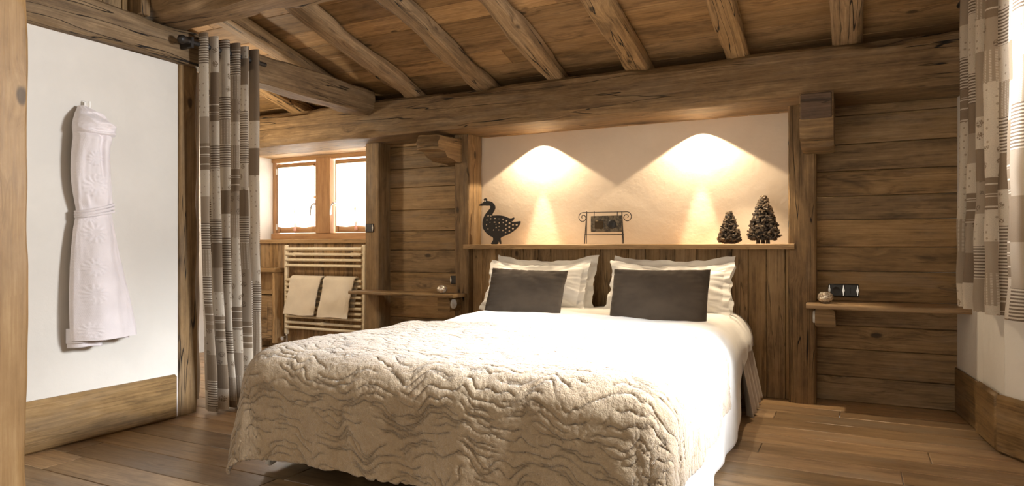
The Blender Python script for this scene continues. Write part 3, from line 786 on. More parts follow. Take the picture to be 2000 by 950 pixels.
def drape(name, mat, hw, L, t0, S_, T, ztop, rho, res, flare, fold, seed, label, cat, groove=False, thick=.014, crown=.0, sideL=None, zfun=None, cfold=.05, hemf=None):
    """cloth lying on a box top and falling over its two long sides and its foot. s in [-S_, S_], t in [t0, T]"""
    s = np.arange(-S_, (sideL or S_) + 1e-6, res); t = np.arange(t0, T + 1e-6, res)
    Sg, Tg = np.meshgrid(s, t, indexing='ij')
    hs = hw - rho; Lr = L - rho
    ex = np.maximum(np.abs(Sg) - hs, 0) * (hemf(Tg) if hemf else 1.0); ey = np.maximum(Tg - Lr, 0); r = np.hypot(ex, ey) + 1e-9
    dx = np.where(r > 1e-6, ex / r, 0) * np.sign(Sg); dy = np.where(r > 1e-6, ey / r, 0)
    corner = (ex > 1e-6) & (ey > 1e-6)
    bend = np.minimum(r / rho, PI / 2 - flare); ar = (PI / 2 - flare) * rho
    rest = np.maximum(r - ar, 0) * (1 - .12 * (np.sin(2 * np.arctan2(ey, ex)) ** 2) * ((ex > 1e-6) & (ey > 1e-6)))
    out = rho * np.sin(bend) + rest * math.sin(flare); drop = rho * (1 - np.cos(bend)) + rest * math.cos(flare)
    phi = np.arctan2(ey, ex)                         # 0 on the side, pi/2 at the foot
    q = np.where(ey < 1e-6, Tg, np.where(ex < 1e-6, Lr + .7069 + hs - np.abs(Sg), Lr + phi * .45)); q = np.where(Sg > 0, q, 2 * (Lr + .7069 + hs) - q)
    dd = sstep(.03, .40, drop)
    f1 = fbm(q * 2.3 + seed, q * .0 + drop * .8, seed, 3)
    f2 = np.sin(q * 17 + 2.2 * pn(q * 2, drop * 1.2, seed + 4) + seed)
    cor = np.sin(2 * phi) ** 2 * corner
    out = out + dd * fold * (f1 * 1.0 + .35 * f2)
    out = out + cor * np.minimum(rest, .6) * (cfold * 2.0 + cfold * 2.2 * np.sin(phi * 7 + 1.3 + np.sign(Sg)))
    X_ = np.sign(Sg) * np.minimum(np.abs(Sg), hs) + dx * out
    Y_ = np.minimum(Tg, Lr) + dy * out
    base = ztop + (zfun(Sg, Tg) if zfun else 0)
    top = 1 - sstep(0, .25, r)
    Z_ = base + .008 * fbm(Sg * 3, Tg * 3, seed + 9, 3) * top + crown * (1 - (Sg / hw) ** 2) * (1 - sstep(L - .7, L, Tg)) - drop
    hemw = .006 * np.sin(q * 9 + seed)
    Z_ = Z_ + hemw * dd
    low = Z_ < .016
    X_ = X_ + np.where(low, dx * (.016 - Z_) * .8, 0); Y_ = Y_ + np.where(low, dy * (.016 - Z_) * .8, 0); Z_ = np.maximum(Z_, .016 + .0)
    P = np.stack([X_, Y_, Z_], -1)
    extra = None
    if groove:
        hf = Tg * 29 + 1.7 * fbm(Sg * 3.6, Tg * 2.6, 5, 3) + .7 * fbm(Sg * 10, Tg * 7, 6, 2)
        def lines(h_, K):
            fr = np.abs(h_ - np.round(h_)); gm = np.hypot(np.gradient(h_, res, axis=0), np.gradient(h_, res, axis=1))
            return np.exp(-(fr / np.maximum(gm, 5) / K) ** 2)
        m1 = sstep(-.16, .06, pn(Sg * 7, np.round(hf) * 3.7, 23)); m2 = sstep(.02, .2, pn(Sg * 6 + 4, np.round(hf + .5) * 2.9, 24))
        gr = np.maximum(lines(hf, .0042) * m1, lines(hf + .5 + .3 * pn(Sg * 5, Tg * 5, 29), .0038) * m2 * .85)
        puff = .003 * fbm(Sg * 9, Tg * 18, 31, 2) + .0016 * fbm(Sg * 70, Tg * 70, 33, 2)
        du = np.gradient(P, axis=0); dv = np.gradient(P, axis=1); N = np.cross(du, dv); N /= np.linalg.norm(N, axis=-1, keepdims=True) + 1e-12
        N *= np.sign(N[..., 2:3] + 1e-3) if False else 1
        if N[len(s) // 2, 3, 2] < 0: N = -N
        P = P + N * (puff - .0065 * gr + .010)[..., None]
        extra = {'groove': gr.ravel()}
    P = bedw(P)
    mb = MB(); mb.grid(P, np.stack([Sg, Tg], -1))
    o = mb.build(name, mat, None, False, extra)
    so = o.modifiers.new('thick', 'SOLIDIFY'); so.thickness = thick; so.offset = -1 if not groove else -1
    tag(o, label, cat)
    return o
# duvet: under the bedspread, puffed at the head end
def duvz(s, t): return .018 * (1 - sstep(.5, 1.3, t)) + .012 * fbm(s * 2.2, t * 3, 55, 2)
drape('duvet', 'linen', BW + .055, BL - .08, .02, BW + .48, BL - .05, BZ + .012, .17, .014, .05, .018, 4, 'plain white duvet showing between the pillows and the bedspread', 'duvet', zfun=duvz, thick=.03, hemf=lambda t: .50 + .50 * sstep(.35, 1.25, t))
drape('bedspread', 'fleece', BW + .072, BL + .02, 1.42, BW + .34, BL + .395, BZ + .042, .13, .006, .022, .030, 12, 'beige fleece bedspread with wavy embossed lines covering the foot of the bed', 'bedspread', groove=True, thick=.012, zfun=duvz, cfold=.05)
# valance hanging at the head on the right side
rows = []; uvs = []
for i in range(40):
    q = i / 39; row = []; ur = []
    for j in range(30):
        z = .36 - .345 * j / 29
        row.append((BW + .075 + .022 * math.sin(q * 26) * (j / 29 + .15) + .05 * (j / 29) + .045 * math.sin(min(1, (29 - j) / 8) * PI / 2) * 0, .04 + .62 * q, z)); ur.append((q * .6, z))
    rows.append(row); uvs.append(ur)
m = MB(); m.grid(bedw(np.array(rows)), np.array(uvs)); o = m.build('valance', 'valance', bed, False); o['label'] = 'greige pleated valance at the head end'
so = o.modifiers.new('t', 'SOLIDIFY'); so.thickness = .006

# ------------------------------------------------------------------ pillows
def pillow(name, mat, W, H, D, M, label, cat, group, flange=.0, seed=1, wr=.006, res=56, sag=0., pinch=.02):
    n = res
    U, V = np.meshgrid(np.linspace(-1, 1, n), np.linspace(-1, 1, n), indexing='ij')
    # square with slightly drawn-in sides, pointed corners
    X_ = U * W / 2 * (1 - pinch * (1 - V ** 2)); Z_ = V * H / 2 * (1 - pinch * 1.4 * (1 - U ** 2))
    fx = flange / (W / 2); fz = flange / (H / 2)
    ui = np.clip(np.abs(U) / (1 - fx), 0, 1); vi = np.clip(np.abs(V) / (1 - fz), 0, 1)
    inf = ((1 - ui ** 2.6) * (1 - vi ** 2.6)) ** .5
    wrk = wr * fbm(U * 3 + seed, V * 3, seed, 3) + wr * 1.3 * fbm(U * 2 + seed, V * 9, seed + 3, 2) * (np.abs(U) ** 3) + wr * fbm(U * 9, V * 2 + seed, seed + 7, 2) * (np.abs(V) ** 3)
    # soft droop of the flange
    edge = np.maximum(ui, vi) >= 1
    flop = .018 * fbm(U * 2.5 + seed * 3, V * 2.5, seed + 11, 2) * np.maximum(sstep(.7, 1, np.abs(U)), sstep(.7, 1, np.abs(V))) * (1 if flange else .3)
    Z_ = Z_ - sag * H * (1 - U ** 2) * sstep(.0, 1, V) + (.012 * fbm(U * 3, V * 2, seed + 2, 2) if flange else 0)
    X_ = X_ + (.014 * fbm(V * 2.6 + 5, U, seed + 6, 2) * np.abs(U) ** 4 if flange else 0)
    mb = MB()
    for sg in (-1, 1):
        Yy = sg * (D / 2 * inf + .002) + flop + wrk * (1 if sg < 0 else .5) * sstep(0, .3, inf + .15)
        P = np.stack([X_, Yy, Z_], -1)
        Pw = P @ np.array(M.to_3x3()).T + np.array(M.translation)
        mb.grid(Pw, np.stack([X_, Z_], -1), flip=(sg > 0))
    base = n * n; ring = [(i, 0) for i in range(n)] + [(n - 1, j) for j in range(1, n)] + [(i, n - 1) for i in range(n - 2, -1, -1)] + [(0, j) for j in range(n - 2, 0, -1)]
    for k in range(len(ring)):
        a_, b_ = ring[k], ring[(k + 1) % len(ring)]
        mb.face([a_[0] * n + a_[1], b_[0] * n + b_[1], base + b_[0] * n + b_[1], base + a_[0] * n + a_[1]], [(0, 0)] * 4, 0, True)
    o = mb.build(name, mat); tag(o, label, cat, group); return o
def lean(x, y, z, ax, rz=0., ry_=0.):
    """pillow frame: centre, lean back angle ax (radians), yaw rz, roll ry_"""
    return Matrix.Translation((x, y, z)) @ Matrix.Rotation(rz, 4, 'Z') @ Matrix.Rotation(-ax, 4, 'X') @ Matrix.Rotation(ry_, 4, 'Y')
PG = 'white flanged pillows against the headboard'
pillow('pillow', 'linen', .84, .42, .11, lean(-2.085, 4.64, .745, .30, .0, .00), 'white pillow at the back of the left pair, mostly hidden', 'pillow', PG, .05, 3, sag=.09, pinch=.05)
pillow('pillow', 'linen', .83, .41, .13, lean(-2.09, 4.50, .725, .45, .0, -.01), 'white pillow directly behind the smaller taupe cushion', 'pillow', PG, .05, 5, sag=.09, pinch=.06)
pillow('pillow', 'linen', .85, .42, .11, lean(-1.13, 4.65, .745, .30, .02, .0), 'white pillow at the back of the right pair, mostly hidden', 'pillow', PG, .05, 7, sag=.07, pinch=.05)
pillow('pillow', 'linen', .85, .41, .13, lean(-1.12, 4.51, .725, .45, .0, .01), 'white pillow directly behind the larger taupe cushion', 'pillow', PG, .05, 9, sag=.08, pinch=.06)
CG = 'taupe cushions on the bed'
pillow('cushion', 'velvet', .56, .37, .12, lean(-2.005, 4.15, .682, .42, .08, .03), 'smaller taupe velvet cushion leaning on the left pillows', 'cushion', CG, 0, 13, .005, pinch=.03)
pillow('cushion', 'velvet', .60, .395, .12, lean(-1.065, 4.06, .682, .38, -.02, -.01), 'larger taupe velvet cushion leaning on the right pillows', 'cushion', CG, 0, 17, .005, pinch=.02)

# ================================================================== CURTAINS
def curtain(name, top, bot, p0, d, nrm, pitch, nf, amp, label, group, seed=1, res=14, flarefn=None, phase=0., hemfn=None, mat='patch', uoff=0., parent=None, nz=90, topwob=0.0):
    d, nrm = np.array(d, float), np.array(nrm, float); p0 = np.array(p0, float)
    a_ = np.linspace(0, nf, int(nf * res * 2)); v = np.linspace(0, 1, nz)
    A, V = np.meshgrid(a_, v, indexing='ij')
    ph = 2 * PI * (A + phase) + .5 * pn(A * .9 + seed, V * 2.2, seed) * V
    am = amp * (1 + .35 * pn(A * .5 + seed * 3, V * 1.5, seed + 2)) * (1 + .25 * V)
    xs = pitch * (A - .18 * np.sin(2 * ph) / PI * 1.0) + .02 * V * pn(A * .8, V * 2 + seed, seed + 5)
    off = am * np.sin(ph) + .012 * pn(A * 2.2, V * 7, seed + 8) * V
    if flarefn is not None: xs, off = flarefn(xs, off, A, V)
    P = p0 + xs[..., None] * d + off[..., None] * nrm
    zt_ = top + topwob * np.sin(ph); zb_ = bot + (hemfn(A) if hemfn else 0)
    P[..., 2] = zt_ + (zb_ - zt_) * V
    seg = np.linalg.norm(np.diff(P[:, 0], axis=0), axis=-1); arc = np.concatenate([[0], np.cumsum(seg)])
    UVc = np.stack([np.broadcast_to(arc[:, None], A.shape) + uoff, (top - bot) * (1 - V) + 0 * A], -1)
    mb = MB(); mb.grid(P, UVc); o = mb.build(name, mat, parent, False)
    return o
# left: across the doorway to the bathroom, along the wall line
cr_ = empty('patchwork_curtain', (-3.46, 2.95, 2.2), 'long taupe patchwork eyelet curtain hanging in the opening beside the bathrobe wall', 'curtain')
def fl1(xs, off, A, V):
    xs = xs + .07 * V ** 2 * (1 - A / 6.0)
    return xs, off
curtain('curtain_cloth', 2.262, .022, (-3.44, 2.715, 0), (0, 1, 0), (1, 0, 0), .076, 6, .052, '', None, 3, flarefn=fl1, parent=cr_, uoff=.07)
def fl2(xs, off, A, V): return xs, off - .02
o = curtain('lining', 2.16, .040, (-3.93, 3.10, 0), (.80, -.60, 0), (.6, .8, 0), .19, 2, .018, '', None, 5, flarefn=fl2, mat='lining', parent=cr_)
o['label'] = 'plain greige lining'
rod = empty('curtain_rod', (-3.44, 2.7, 2.19), 'black iron rod carrying the patchwork curtain in the opening', 'curtain rod')
m = MB(); m.tube([(-3.44, 2.62, 2.195), (-3.44, 3.22, 2.195)], .014, 14); m.build('rod', 'iron', rod)
m = MB(); m.lathe([(.001, -.03), (.022, -.02), (.026, 0), (.016, .02), (.014, .03)], (-3.44, 2.61, 2.195), 16, axis='Y'); m.build('finial', 'iron', rod)
m = MB(); m.box((-3.53, 2.655, 2.16), (-3.425, 2.675, 2.225), .004); m.build('rod_bracket', 'iron', rod)
for i in range(6):
    for k in (.25,):
        yc = 2.715 + .076 * (i + .5)
        m = MB(); ang = [2 * PI * j / 20 for j in range(21)]
        m.tube([(-3.44 + .026 * math.cos(t), yc + .010 * math.cos(t), 2.195 + .026 * math.sin(t)) for t in ang], .006, 8)
        m.build('eyelet', 'iron', cr_)

# right: in front of the window bay
cr2 = empty('patchwork_curtain', (.53, 3.9, 2.2), 'sunlit taupe patchwork curtain hanging in front of the right hand wall', 'curtain')
def fl3(xs, off, A, V): return xs, off
curtain('curtain_cloth', 2.292, .70, (.505, 4.24, 0), (.10, -.995, 0), (1, .10, 0), .15, 4, .034, '', None, 7, parent=cr2, uoff=.03, nz=70)
P0 = (.565, 3.66, 0)
curtain('curtain_drop', 2.292, .70, P0, (.17, -.985, 0), (.985, .17, 0), .30, 2, .022, '', None, 11, parent=cr2, uoff=2.0, nz=70)
m = MB(); m.tube([(.50, 4.33, 2.30), (.555, 3.66, 2.30), (.70, 2.95, 2.30)], .013, 12)
rd2 = m.build('curtain_rod', 'iron'); tag(rd2, 'thin dark rod above the right hand curtain', 'curtain rod')

# ================================================================== BATHROBE
XW = XL + .004
def ry_at(px, X=-3.50):
    return at(px, 400, X=X).y
prof = [  # z-level pixel row, left px, right px, depth
    (209, 163, 178, .03), (216, 159, 190, .05), (228, 152, 203, .08), (240, 147, 213, .10), (252, 145, 217, .12), (268, 146, 212, .12), (285, 145, 209, .11),
    (310, 143, 210, .105), (340, 143, 214, .10), (370, 146, 217, .095), (395, 152, 219, .085), (408, 156, 219, .075), (420, 155, 219, .08),
    (445, 149, 222, .09), (480, 144, 227, .10), (520, 140, 234, .105), (560, 138, 243, .11), (600, 137, 251, .115), (640, 137, 259, .12), (662, 139, 262, .12)]
def loft(prof, nz, na, foldfn, smooth=9, back=.004):
    zz = np.array([at(175, p[0], X=-3.50).z for p in prof]); yl = np.array([ry_at(p[1]) for p in prof]); yr = np.array([ry_at(p[2]) for p in prof]); dp = np.array([p[3] for p in prof])
    zl = np.linspace(zz[0], zz[-1], nz); o_ = np.argsort(zz)
    A_ = [np.interp(zl, zz[o_], q[o_]) for q in (yl, yr, dp)]
    k = np.ones(smooth) / smooth; A_ = [np.convolve(np.pad(q, smooth // 2, 'edge'), k, 'valid') for q in A_]
    L_, R_, D_ = A_
    Zg, Wg = np.meshgrid(zl, np.linspace(-1, 1, na), indexing='ij')
    prs = .5 * (1 + np.cos(Wg * 2.25)); wy2 = np.sign(Wg) * np.abs(np.sin(Wg * 2.25)) ** .8
    Yg = ((L_ + R_) / 2)[:, None] + ((R_ - L_) / 2)[:, None] * wy2
    tt = (zz[0] - Zg) / (zz[0] - zz[-1])
    Dg = 1.45 * D_[:, None] * prs + foldfn(Wg, Yg, Zg, tt) * np.clip(prs * 1.3 - .3, 0, 1)
    return np.stack([XW + back - .004 + Dg, Yg, Zg], -1), Yg, Zg, (zl, L_, R_, D_)
prof = [p if p[0] > 262 else (p[0], p[1] + 3, p[2] - 4, p[3] * .62) for p in prof if p[0] > 214]
zz = np.array([at(175, 209, X=-3.50).z])
def bodyfold(Wg, Yg, Zg, tt):
    f_ = .016 * np.sin(Wg * 4.2 + 1.5 * tt + .7) * sstep(.35, .9, tt) + .009 * np.sin(Wg * 9 + 3 * tt) * sstep(.1, .3, tt) + .008 * fbm(Wg * 3, Zg * 3.5, 91, 3)
    f_ = f_ - .024 * np.exp(-((Wg - .05 - .25 * (tt - .2)) / .05) ** 2) * (1 - sstep(.2, .40, tt))
    f_ = f_ + .012 * np.exp(-((tt - .405) / .02) ** 2) * np.sin(Wg * 16) * .6
    for (px, py, rr) in ((182, 362, .060), (180, 455, .055), (174, 522, .05), (172, 574, .055), (176, 425, .03), (178, 310, .04), (165, 645, .045)):
        c = at(px, py, X=-3.47); dy, dz = Yg - c.y, Zg - c.z; r_ = np.hypot(dy, dz); an = np.arctan2(dz, dy)
        f_ = f_ + .0045 * (np.cos(an * 12 + 3 * r_ / rr) > 0) * sstep(rr * .22, rr * .35, r_) * sstep(rr * 1.05, rr * .85, r_)
    return f_
P, Yg, Zg, (zl, L_, R_, D_) = loft(prof, 300, 96, bodyfold)
robe = empty('bathrobe', (XW, float((L_ + R_)[150] / 2), float(zz[0])), 'white hooded terry bathrobe with tied belt hanging on the plaster wall', 'bathrobe')
m = MB(); m.grid(P, np.stack([Yg, Zg], -1)); o = m.build('robe_body', 'terry', robe, False)
def hoodfold(Wg, Yg, Zg, tt):
    d_ = tt * 3.2 - .55 * np.sin(Wg * 1.3 + .6) + .35 * fbm(Wg * 1.6, tt * 2, 61, 2)
    return .013 * np.sin(d_ * 5.2) * sstep(.1, .35, tt) + .006 * fbm(Wg * 5, tt * 7, 62, 2)
hood_prof = [(206, 166, 176, .03), (213, 161, 188, .055), (222, 154, 200, .080), (233, 149, 211, .10), (244, 146, 217, .115), (254, 145, 219, .120), (261, 146, 218, .115), (265, 149, 215, .100), (266, 152, 211, .080)]
P2, Y2, Z2, _q = loft(hood_prof, 80, 80, hoodfold, 5)
m = MB(); m.grid(P2, np.stack([Y2, Z2], -1)); m.build('hood', 'terry', robe, False)
# inner hem layers
def hem(pxl, pxr, y0, y1, dep, nm):
    zt_, zb_ = at(175, y0, X=-3.5).z, at(175, y1, X=-3.5).z; ya, yb_ = ry_at(pxl), ry_at(pxr)
    U, V = np.meshgrid(np.linspace(0, 1, 30), np.linspace(0, 1, 14), indexing='ij')
    X_ = XW + .035 + dep * np.clip(1 - np.abs(2 * U - 1) ** 3, 0, 1) ** .5 + .004 * np.sin(U * 9)
    P_ = np.stack([X_, ya + (yb_ - ya) * U, zt_ + (zb_ - zt_) * V + .006 * np.sin(U * 4)], -1); mm = MB(); mm.grid(P_, np.stack([U * .2, V * .1], -1))
    q = mm.build('inner_hem', 'terry', robe, False); sd = q.modifiers.new('t', 'SOLIDIFY'); sd.thickness = .008
hem(143, 198, 645, 677, .075, ''); hem(141, 200, 640, 668, .088, ''); hem(204, 250, 640, 668, .075, '')
# belt
def belt_pts(py, r_=1.0, dz=0.0):
    z0 = at(175, py, X=-3.5).z; i = int(np.argmin(np.abs(zl - z0))); pts = []
    for w in np.linspace(-2.1, 2.1, 36):
        x_ = .725 * D_[i] * (1 + math.cos(w)) + .008 * math.cos(w); y_ = math.copysign(abs(math.sin(w)) ** .8, w)
        pts.append((XW + .008 + x_, (L_[i] + R_[i]) / 2 + ((R_[i] - L_[i]) / 2 + .004) * y_, z0 + dz * y_))
    return pts
m = MB(); m.tube(belt_pts(412, 1, .022), .008, 10); m.tube(belt_pts(406, 1, .024), .007, 10); m.tube(belt_pts(418, 1, .018), .007, 10); m.build('belt', 'terry', robe)
# hook
hp = at(170, 204, X=-3.55)
m = MB(); m.box((XL, hp.y - .012, hp.z - .035), (XL + .008, hp.y + .012, hp.z + .02), .004); m.tube([(XL + .004, hp.y, hp.z - .02), (XL + .04, hp.y, hp.z - .03), (XL + .055, hp.y, hp.z - .01), (XL + .052, hp.y, hp.z + .012)], .006, 10)
tag(m.build('coat_hook', 'plastic'), 'small white hook on the plaster wall above the bathrobe', 'hook')

# ================================================================== ORNAMENTS ON THE LEDGE
YO = 4.78
def orn(px, py): p = at(px, py, Y=YO); return p.x, p.z
# goose (crop 930..1030 x 370..485 at 8.26x)
def g2(u, v): return orn(930 + u / 8.26, 370 + v / 8.26)
OUT = [(45,228),(80,212),(115,185),(135,168),(142,160),(124,140),(130,126),(150,117),(172,122),(176,140),(165,160),(200,162),(245,172),(280,195),(303,230),(310,265),(300,300),(280,335),(262,365),(252,398),(300,396),(350,394),(400,397),(450,405),(500,425),(540,442),(575,442),(600,430),(618,426),(608,450),(592,482),(574,482),(566,500),(640,498),(690,490),(718,484),(712,520),(690,560),(655,600),(610,640),(560,675),(500,705),(440,728),(405,745),(388,765),(398,800),(404,850),(390,852),(372,815),(362,790),(352,855),(300,858),(238,856),(262,820),(282,785),(276,745),(230,725),(180,690),(140,645),(112,595),(106,540),(110,480),(124,430),(145,385),(175,345),(205,310),(228,280),(238,258),(232,240),(215,232),(180,236),(140,232),(90,236),(50,236)]
HOL = [(195,400,15,10),(240,402,10,10),(236,447,12,11),(304,443,13,11),(368,448,9,8),(434,454,13,10),(492,480,14,12),(174,470,12,11),(225,508,9,9),(298,503,17,10),(372,515,12,11),(436,508,11,11),(540,518,15,12),(595,545,16,11),(655,545,17,13),(167,545,11,12),(482,545,12,12),(536,580,15,13),(323,588,12,12),(192,610,11,11),(482,605,12,13),(594,605,16,13),(280,628,11,11),(365,628,11,11),(432,635,12,12),(537,645,14,12),(476,668,12,12),(320,535,10,9),(370,572,11,9)]
cu = bpy.data.curves.new('goose_outline', 'CURVE'); cu.dimensions = '2D'; cu.fill_mode = 'BOTH'
gx, gz = g2(320, 856)
def addsp(pts, smooth=False):
    sp = cu.splines.new('POLY'); sp.points.add(len(pts) - 1); sp.use_cyclic_u = True
    for i, (x, z) in enumerate(pts): sp.points[i].co = (x - gx, z - gz, 0, 1)
def chaikin(p):
    q = []
    for i in range(len(p)):
        a_, b_ = p[i], p[(i + 1) % len(p)]
        q += [(a_[0] * .75 + b_[0] * .25, a_[1] * .75 + b_[1] * .25), (a_[0] * .25 + b_[0] * .75, a_[1] * .25 + b_[1] * .75)]
    return q
addsp(chaikin([g2(*p) for p in OUT]))
for (u, v, a1, a2) in HOL: addsp([g2(u + a1 * 1.3 * math.cos(t), v + a2 * 1.25 * math.sin(t)) for t in [2 * PI * j / 12 for j in range(12)]])
cu.extrude = .003; cu.bevel_depth = .0015; cu.bevel_resolution = 2
tmp = bpy.data.objects.new('tmp', cu); COL.objects.link(tmp); dg = bpy.context.evaluated_depsgraph_get()
me = bpy.data.meshes.new_from_object(tmp.evaluated_get(dg)); bpy.data.objects.remove(tmp)
me.transform(Matrix.Rotation(PI / 2, 4, 'X')); me.materials.clear(); me.materials.append(MAT['iron'])
gs = bpy.data.objects.new('goose_figure', me); COL.objects.link(gs); gs.location = (gx, YO, LZ + .002)
tag(gs, 'black pierced metal goose standing at the left end of the ledge', 'figurine')
ex_, ez_ = g2(158, 190)
m = MB(); m.lathe([(.001, -.009), (.0045, -.008), (.005, -.003)], (ex_, YO, ez_), 12, axis='Y'); e_ = m.build('eye', 'chrome', gs); e_['label'] = 'small silver eye'

# plaque stand
def q2(u, v): x, z = orn(1130 + u / 11.17, 400 + v / 11.17); return x, z
st = empty('plaque_stand', (q2(560, 830)[0], YO, LZ), 'small iron stand with a hanging bronze plaque on the ledge', 'ornament')
for (tu, fu) in ((178, (100, 200)), (943, (930, 1010))):
    tx, tz = q2(tu, 150)
    for i_, b in enumerate(fu):
        bx, _ = q2(b, 830); m = MB(); m.tube([(tx, YO, tz), (bx, YO + (.03 if i_ == (0 if tu < 500 else 0) else -.03), LZ + .003)], .0035, 8); m.build('leg', 'iron', st)
m = MB()
xa_, za_ = q2(130, 660); xb_, zb_ = q2(990, 655); m.tube([(xa_, YO, za_), (xb_, YO, zb_)], .0028, 8)
m.build('lower_bar', 'iron', st)
m = MB()
x1_, z1_ = q2(178, 172); x2_, z2_ = q2(943, 158)
def scroll(cx, cz, s):
    pts = []
    for i in range(46):
        t = i / 45; r_ = .036 * (1 - t) ** .8 * .9 + .006; an = PI / 2 + s * t * 2 * PI * 1.35
        pts.append((cx + math.cos(an) * r_ * 1.0, YO, cz - .038 + math.sin(an) * r_))
    return pts
ptsR = scroll(x2_ + .038, z2_ + .0, -1); ptsL = scroll(x1_ - .030, z1_ + .0, 1)
m.tube([(x1_, YO, z1_)] + ptsL, .003, 8); m.tube([(x2_, YO, z2_)] + ptsR, .003, 8); m.tube([(x1_, YO, z1_), (x2_, YO, z2_)], .003, 8)
m.build('scrolled_top_bar', 'iron', st)
pl = [q2(272, 250), q2(945, 245), q2(940, 600), q2(250, 600)]
m = MB(); m.box((pl[0][0], YO - .006, pl[3][1]), (pl[1][0], YO + .006, pl[0][1]), .002)
plq = m.build('plaque', 'tile', st); plq['label'] = 'mottled bronze plaque with two reliefs'
m = MB(); a_ = q2(360, 355); b_ = q2(545, 525); m.box((a_[0], YO - .012, b_[1]), (b_[0], YO - .005, a_[1]), .004)
m.build('square_relief', 'brass', plq)
c_ = q2(730, 430); m = MB(); m.lathe([(.034, -.005), (.034, -.009), (.028, -.014), (.012, -.016), (.001, -.016)], (c_[0], YO, c_[1]), 20, axis='Y'); m.build('round_relief', 'iron', plq)
for hu in (343, 848):
    a_, b_ = q2(hu, 150), q2(hu, 262); m = MB(); m.tube([(a_[0], YO, a_[1]), (b_[0], YO - .004, b_[1])], .003, 8); m.build('hanger', 'iron', plq)

# cone trees
def cone_tree(px, py_top, py_bot, wpx, label, seed, foot=False, ns=900):
    base = at(px, py_bot, Y=YO); top = at(px, py_top, Y=YO); H = top.z - LZ; Rr = wpx / F * (YO / 1.03) / 2
    root = empty('cone_tree', (base.x, YO, LZ), label, 'ornament', 'miniature cone trees on the ledge')
    r = random.Random(seed); mb = MB(); z0 = .028 if foot else .012
    for i in range(ns):
        t = r.random() ** .8; z = LZ + z0 + (H - z0) * (1 - t) if False else LZ + z0 + (H - z0) * r.random() ** 1.25
        k = (z - LZ - z0) / (H - z0); rad_ = Rr * (1 - k) ** .80 * (.80 + .32 * r.random() ** 1.5) + .004; an = r.uniform(0, 2 * PI)
        rad_ *= min(1, .75 + k * 3)
        c = Vector((base.x + rad_ * math.cos(an), YO + rad_ * .9 * math.sin(an), z))
        o_ = Vector((math.cos(an), math.sin(an), r.uniform(-.4, .7))).normalized(); tg = Vector((-math.sin(an), math.cos(an), r.uniform(-.5, .5))).normalized(); upv = o_.cross(tg)
        s_ = r.uniform(.009, .018); th = .003
        P_ = [c - tg * s_ * .6 - o_ * s_ * .5, c - tg * s_ * .7 + o_ * s_ * .5, c + o_ * s_, c + tg * s_ * .7 + o_ * s_ * .5, c + tg * s_ * .6 - o_ * s_ * .5]
        b0 = len(mb.v)
        for off in (th, -th):
            for q in P_: mb.v.append(tuple(q + upv * off + Vector((0, 0, .003 if off > 0 else 0))))
        rv = r.random(); mb.face([b0 + j for j in range(5)], [(0, 0)] * 5, rv); mb.face([b0 + 5 + j for j in range(5)][::-1], [(0, 0)] * 5, rv)
        for j in range(5): mb.face([b0 + j, b0 + 5 + j, b0 + 5 + (j + 1) % 5, b0 + (j + 1) % 5], [(0, 0)] * 4, rv)
    # core so it reads dense
    mb.lathe([(.001, z0), (Rr * .55, z0 + .006), (Rr * .65, z0 + H * .15), (Rr * .33, H * .6), (Rr * .08, H * .85), (.001, H * .9)], (base.x, YO, LZ), 14, .1)
    mb.build('cone_scales', 'scale', root, False)
    mb = MB()
    if foot:
        for dx in (-.035, -.005, .03): mb.lathe([(.001, 0), (.014, 0), (.011, z0 + .01), (.001, z0 + .01)], (base.x + dx, YO + (.02 if dx < 0 else -.02), LZ), 12)
    else: mb.lathe([(.001, 0), (Rr * .55, 0), (Rr * .6, .016), (.001, .02)], (base.x, YO, LZ), 18)
    mb.build('foot', 'dark', root)
cone_tree(1425, 415, 474, 40, 'smaller of the two dark cone trees, left of the taller one', 5, False, 420)
cone_tree(1491, 384, 474, 55, 'taller dark cone tree on little feet near the right end of the ledge', 9, True, 900)

# votives
def votive(px, y, zt_, R_, label):
    x = at(px, 570, Y=y).x; root = empty('candle_holder', (x, y, zt_), label, 'candle holder', 'round glass candle holders')
    m = MB(); h = R_ * 1.55
    pr = [(.001, 0.0)]
    for i in range(15):
        t = i / 14; a_ = -PI / 2 * .80 + t * (PI / 2 * .80 + PI / 2 * .62); pr.append((R_ * math.cos(a_), h / 2 * (1 + math.sin(a_) / math.sin(PI / 2 * .80)) ))
    pr += [(pr[-1][0] - .002, pr[-1][1] + .001), (pr[-1][0] - .004, pr[-1][1] - .008), (R_ * .8, h * .45), (R_ * .5, .010), (.001, .008)]
    m.lathe(pr, (x, y, zt_), 28); m.build('glass_bowl', 'mercury', root)
    m = MB(); m.lathe([(.001, .010), (.019, .010), (.019, .026), (.001, .026)], (x, y, zt_), 16); c = m.build('tealight', 'plastic', root)
    return x, y
votive(1612, 4.66, .6545, .046, 'round silvery glass candle holder on the right bedside shelf')
vl = votive(863, 4.60, .6335, .042, 'round silvery glass candle holder glinting on the left bedside shelf')

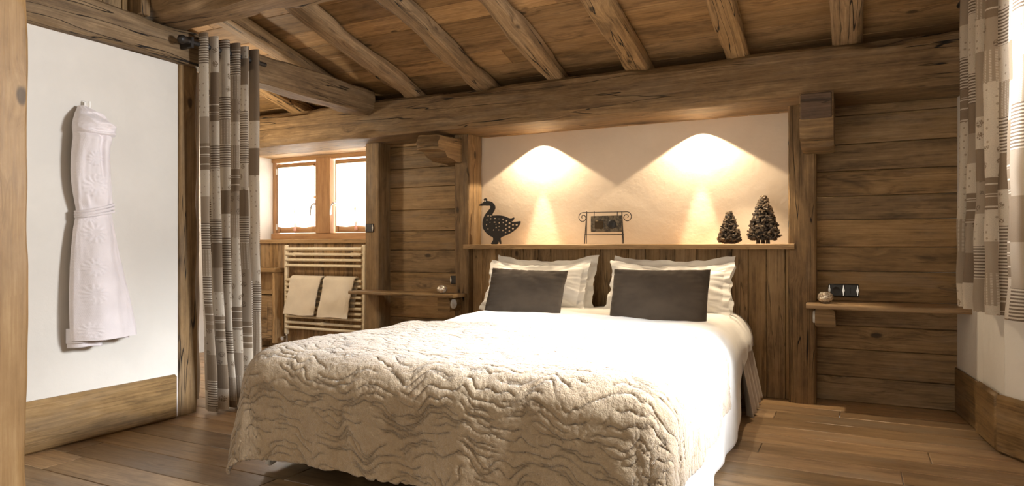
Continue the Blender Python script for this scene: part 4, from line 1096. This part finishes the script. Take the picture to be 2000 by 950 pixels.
# ================================================================== LIGHT
def area(name, loc, target, sx, sy, power, col=(1, 1, 1), spread=PI):
    l = bpy.data.lights.new(name, 'AREA'); l.shape = 'RECTANGLE'; l.size = sx; l.size_y = sy; l.energy = power; l.color = col; l.spread = spread
    o = bpy.data.objects.new(name, l); COL.objects.link(o); o.location = loc
    o.rotation_euler = (Vector(target) - Vector(loc)).to_track_quat('-Z', 'Y').to_euler(); return o
def spot(name, loc, target, ang, blend, power, col, rad=.012):
    l = bpy.data.lights.new(name, 'SPOT'); l.spot_size = math.radians(ang); l.spot_blend = blend; l.energy = power; l.color = col; l.shadow_soft_size = rad
    o = bpy.data.objects.new(name, l); COL.objects.link(o); o.location = loc
    o.rotation_euler = (Vector(target) - Vector(loc)).to_track_quat('-Z', 'Y').to_euler(); return o
WARM = (1, .79, .53)
for x in (-2.23, -.983):
    spot('niche_spot', (x, 4.845, 1.872), (x, 4.845, 0), 118, .10, 50, WARM)
    spot('niche_spot_beam', (x, 4.845, 1.872), (x, 4.85, 0), 28, .5, 110, WARM)
spot('beam_spot', (-2.15, 4.60, 1.91), (-2.12, 4.52, 0), 72, .5, 34, WARM, .02)
spot('beam_spot', (-.72, 4.60, 1.91), (-.52, 4.55, 0), 66, .4, 85, WARM, .02)
area('bay_bed_fill', (1.36, 2.45, 2.02), (-.95, 2.9, .5), .8, .45, 72, (.90, .95, 1.0), math.radians(46))  # second bay light, added with a narrow spread to whiten the bed, not the sun
def point(name, loc, power, col, rad):
    l = bpy.data.lights.new(name, 'POINT'); l.energy = power; l.color = col; l.shadow_soft_size = rad
    o = bpy.data.objects.new(name, l); COL.objects.link(o); o.location = loc; return o
point('alcove_fill', (-4.6, 3.75, 1.75), 38, (1, .84, .62), .08)  # added warm fill for the towels and radiator, not a known lamp
# daylight through the windows
area('bay_daylight', (1.42, 2.98, 1.80), (-1.7, 2.4, .7), .6, .6, 250, (.95, .97, 1.0))
area('small_window_daylight', ((L1 + L3 + .5) / 2 - .05, 5.5, 1.6), ((L1 + L3 + .5) / 2, 4.0, 1.2), 1.4, .9, 170, (1, .98, .95))
w = bpy.data.worlds.new('room_light'); sc.world = w; w.use_nodes = True
bg = w.node_tree.nodes['Background']; bg.inputs[0].default_value = (1.0, .89, .72, 1); bg.inputs[1].default_value = 1.22

# ================================================================== CAMERA
cam = bpy.data.cameras.new('camera'); co = bpy.data.objects.new('camera', cam); COL.objects.link(co)
cam.sensor_width = 36; cam.lens = 36 * F / 2000; cam.clip_start = .02
cam.shift_y = (HOR - 475) / 2000
co.location = (0, 0, HC); co.rotation_euler = (PI / 2, 0, YAW); sc.camera = co
vs = sc.view_settings; vs.view_transform = 'Standard'; vs.look = 'None'; vs.exposure = 0.0; vs.gamma = 1; vs.use_curve_mapping = False
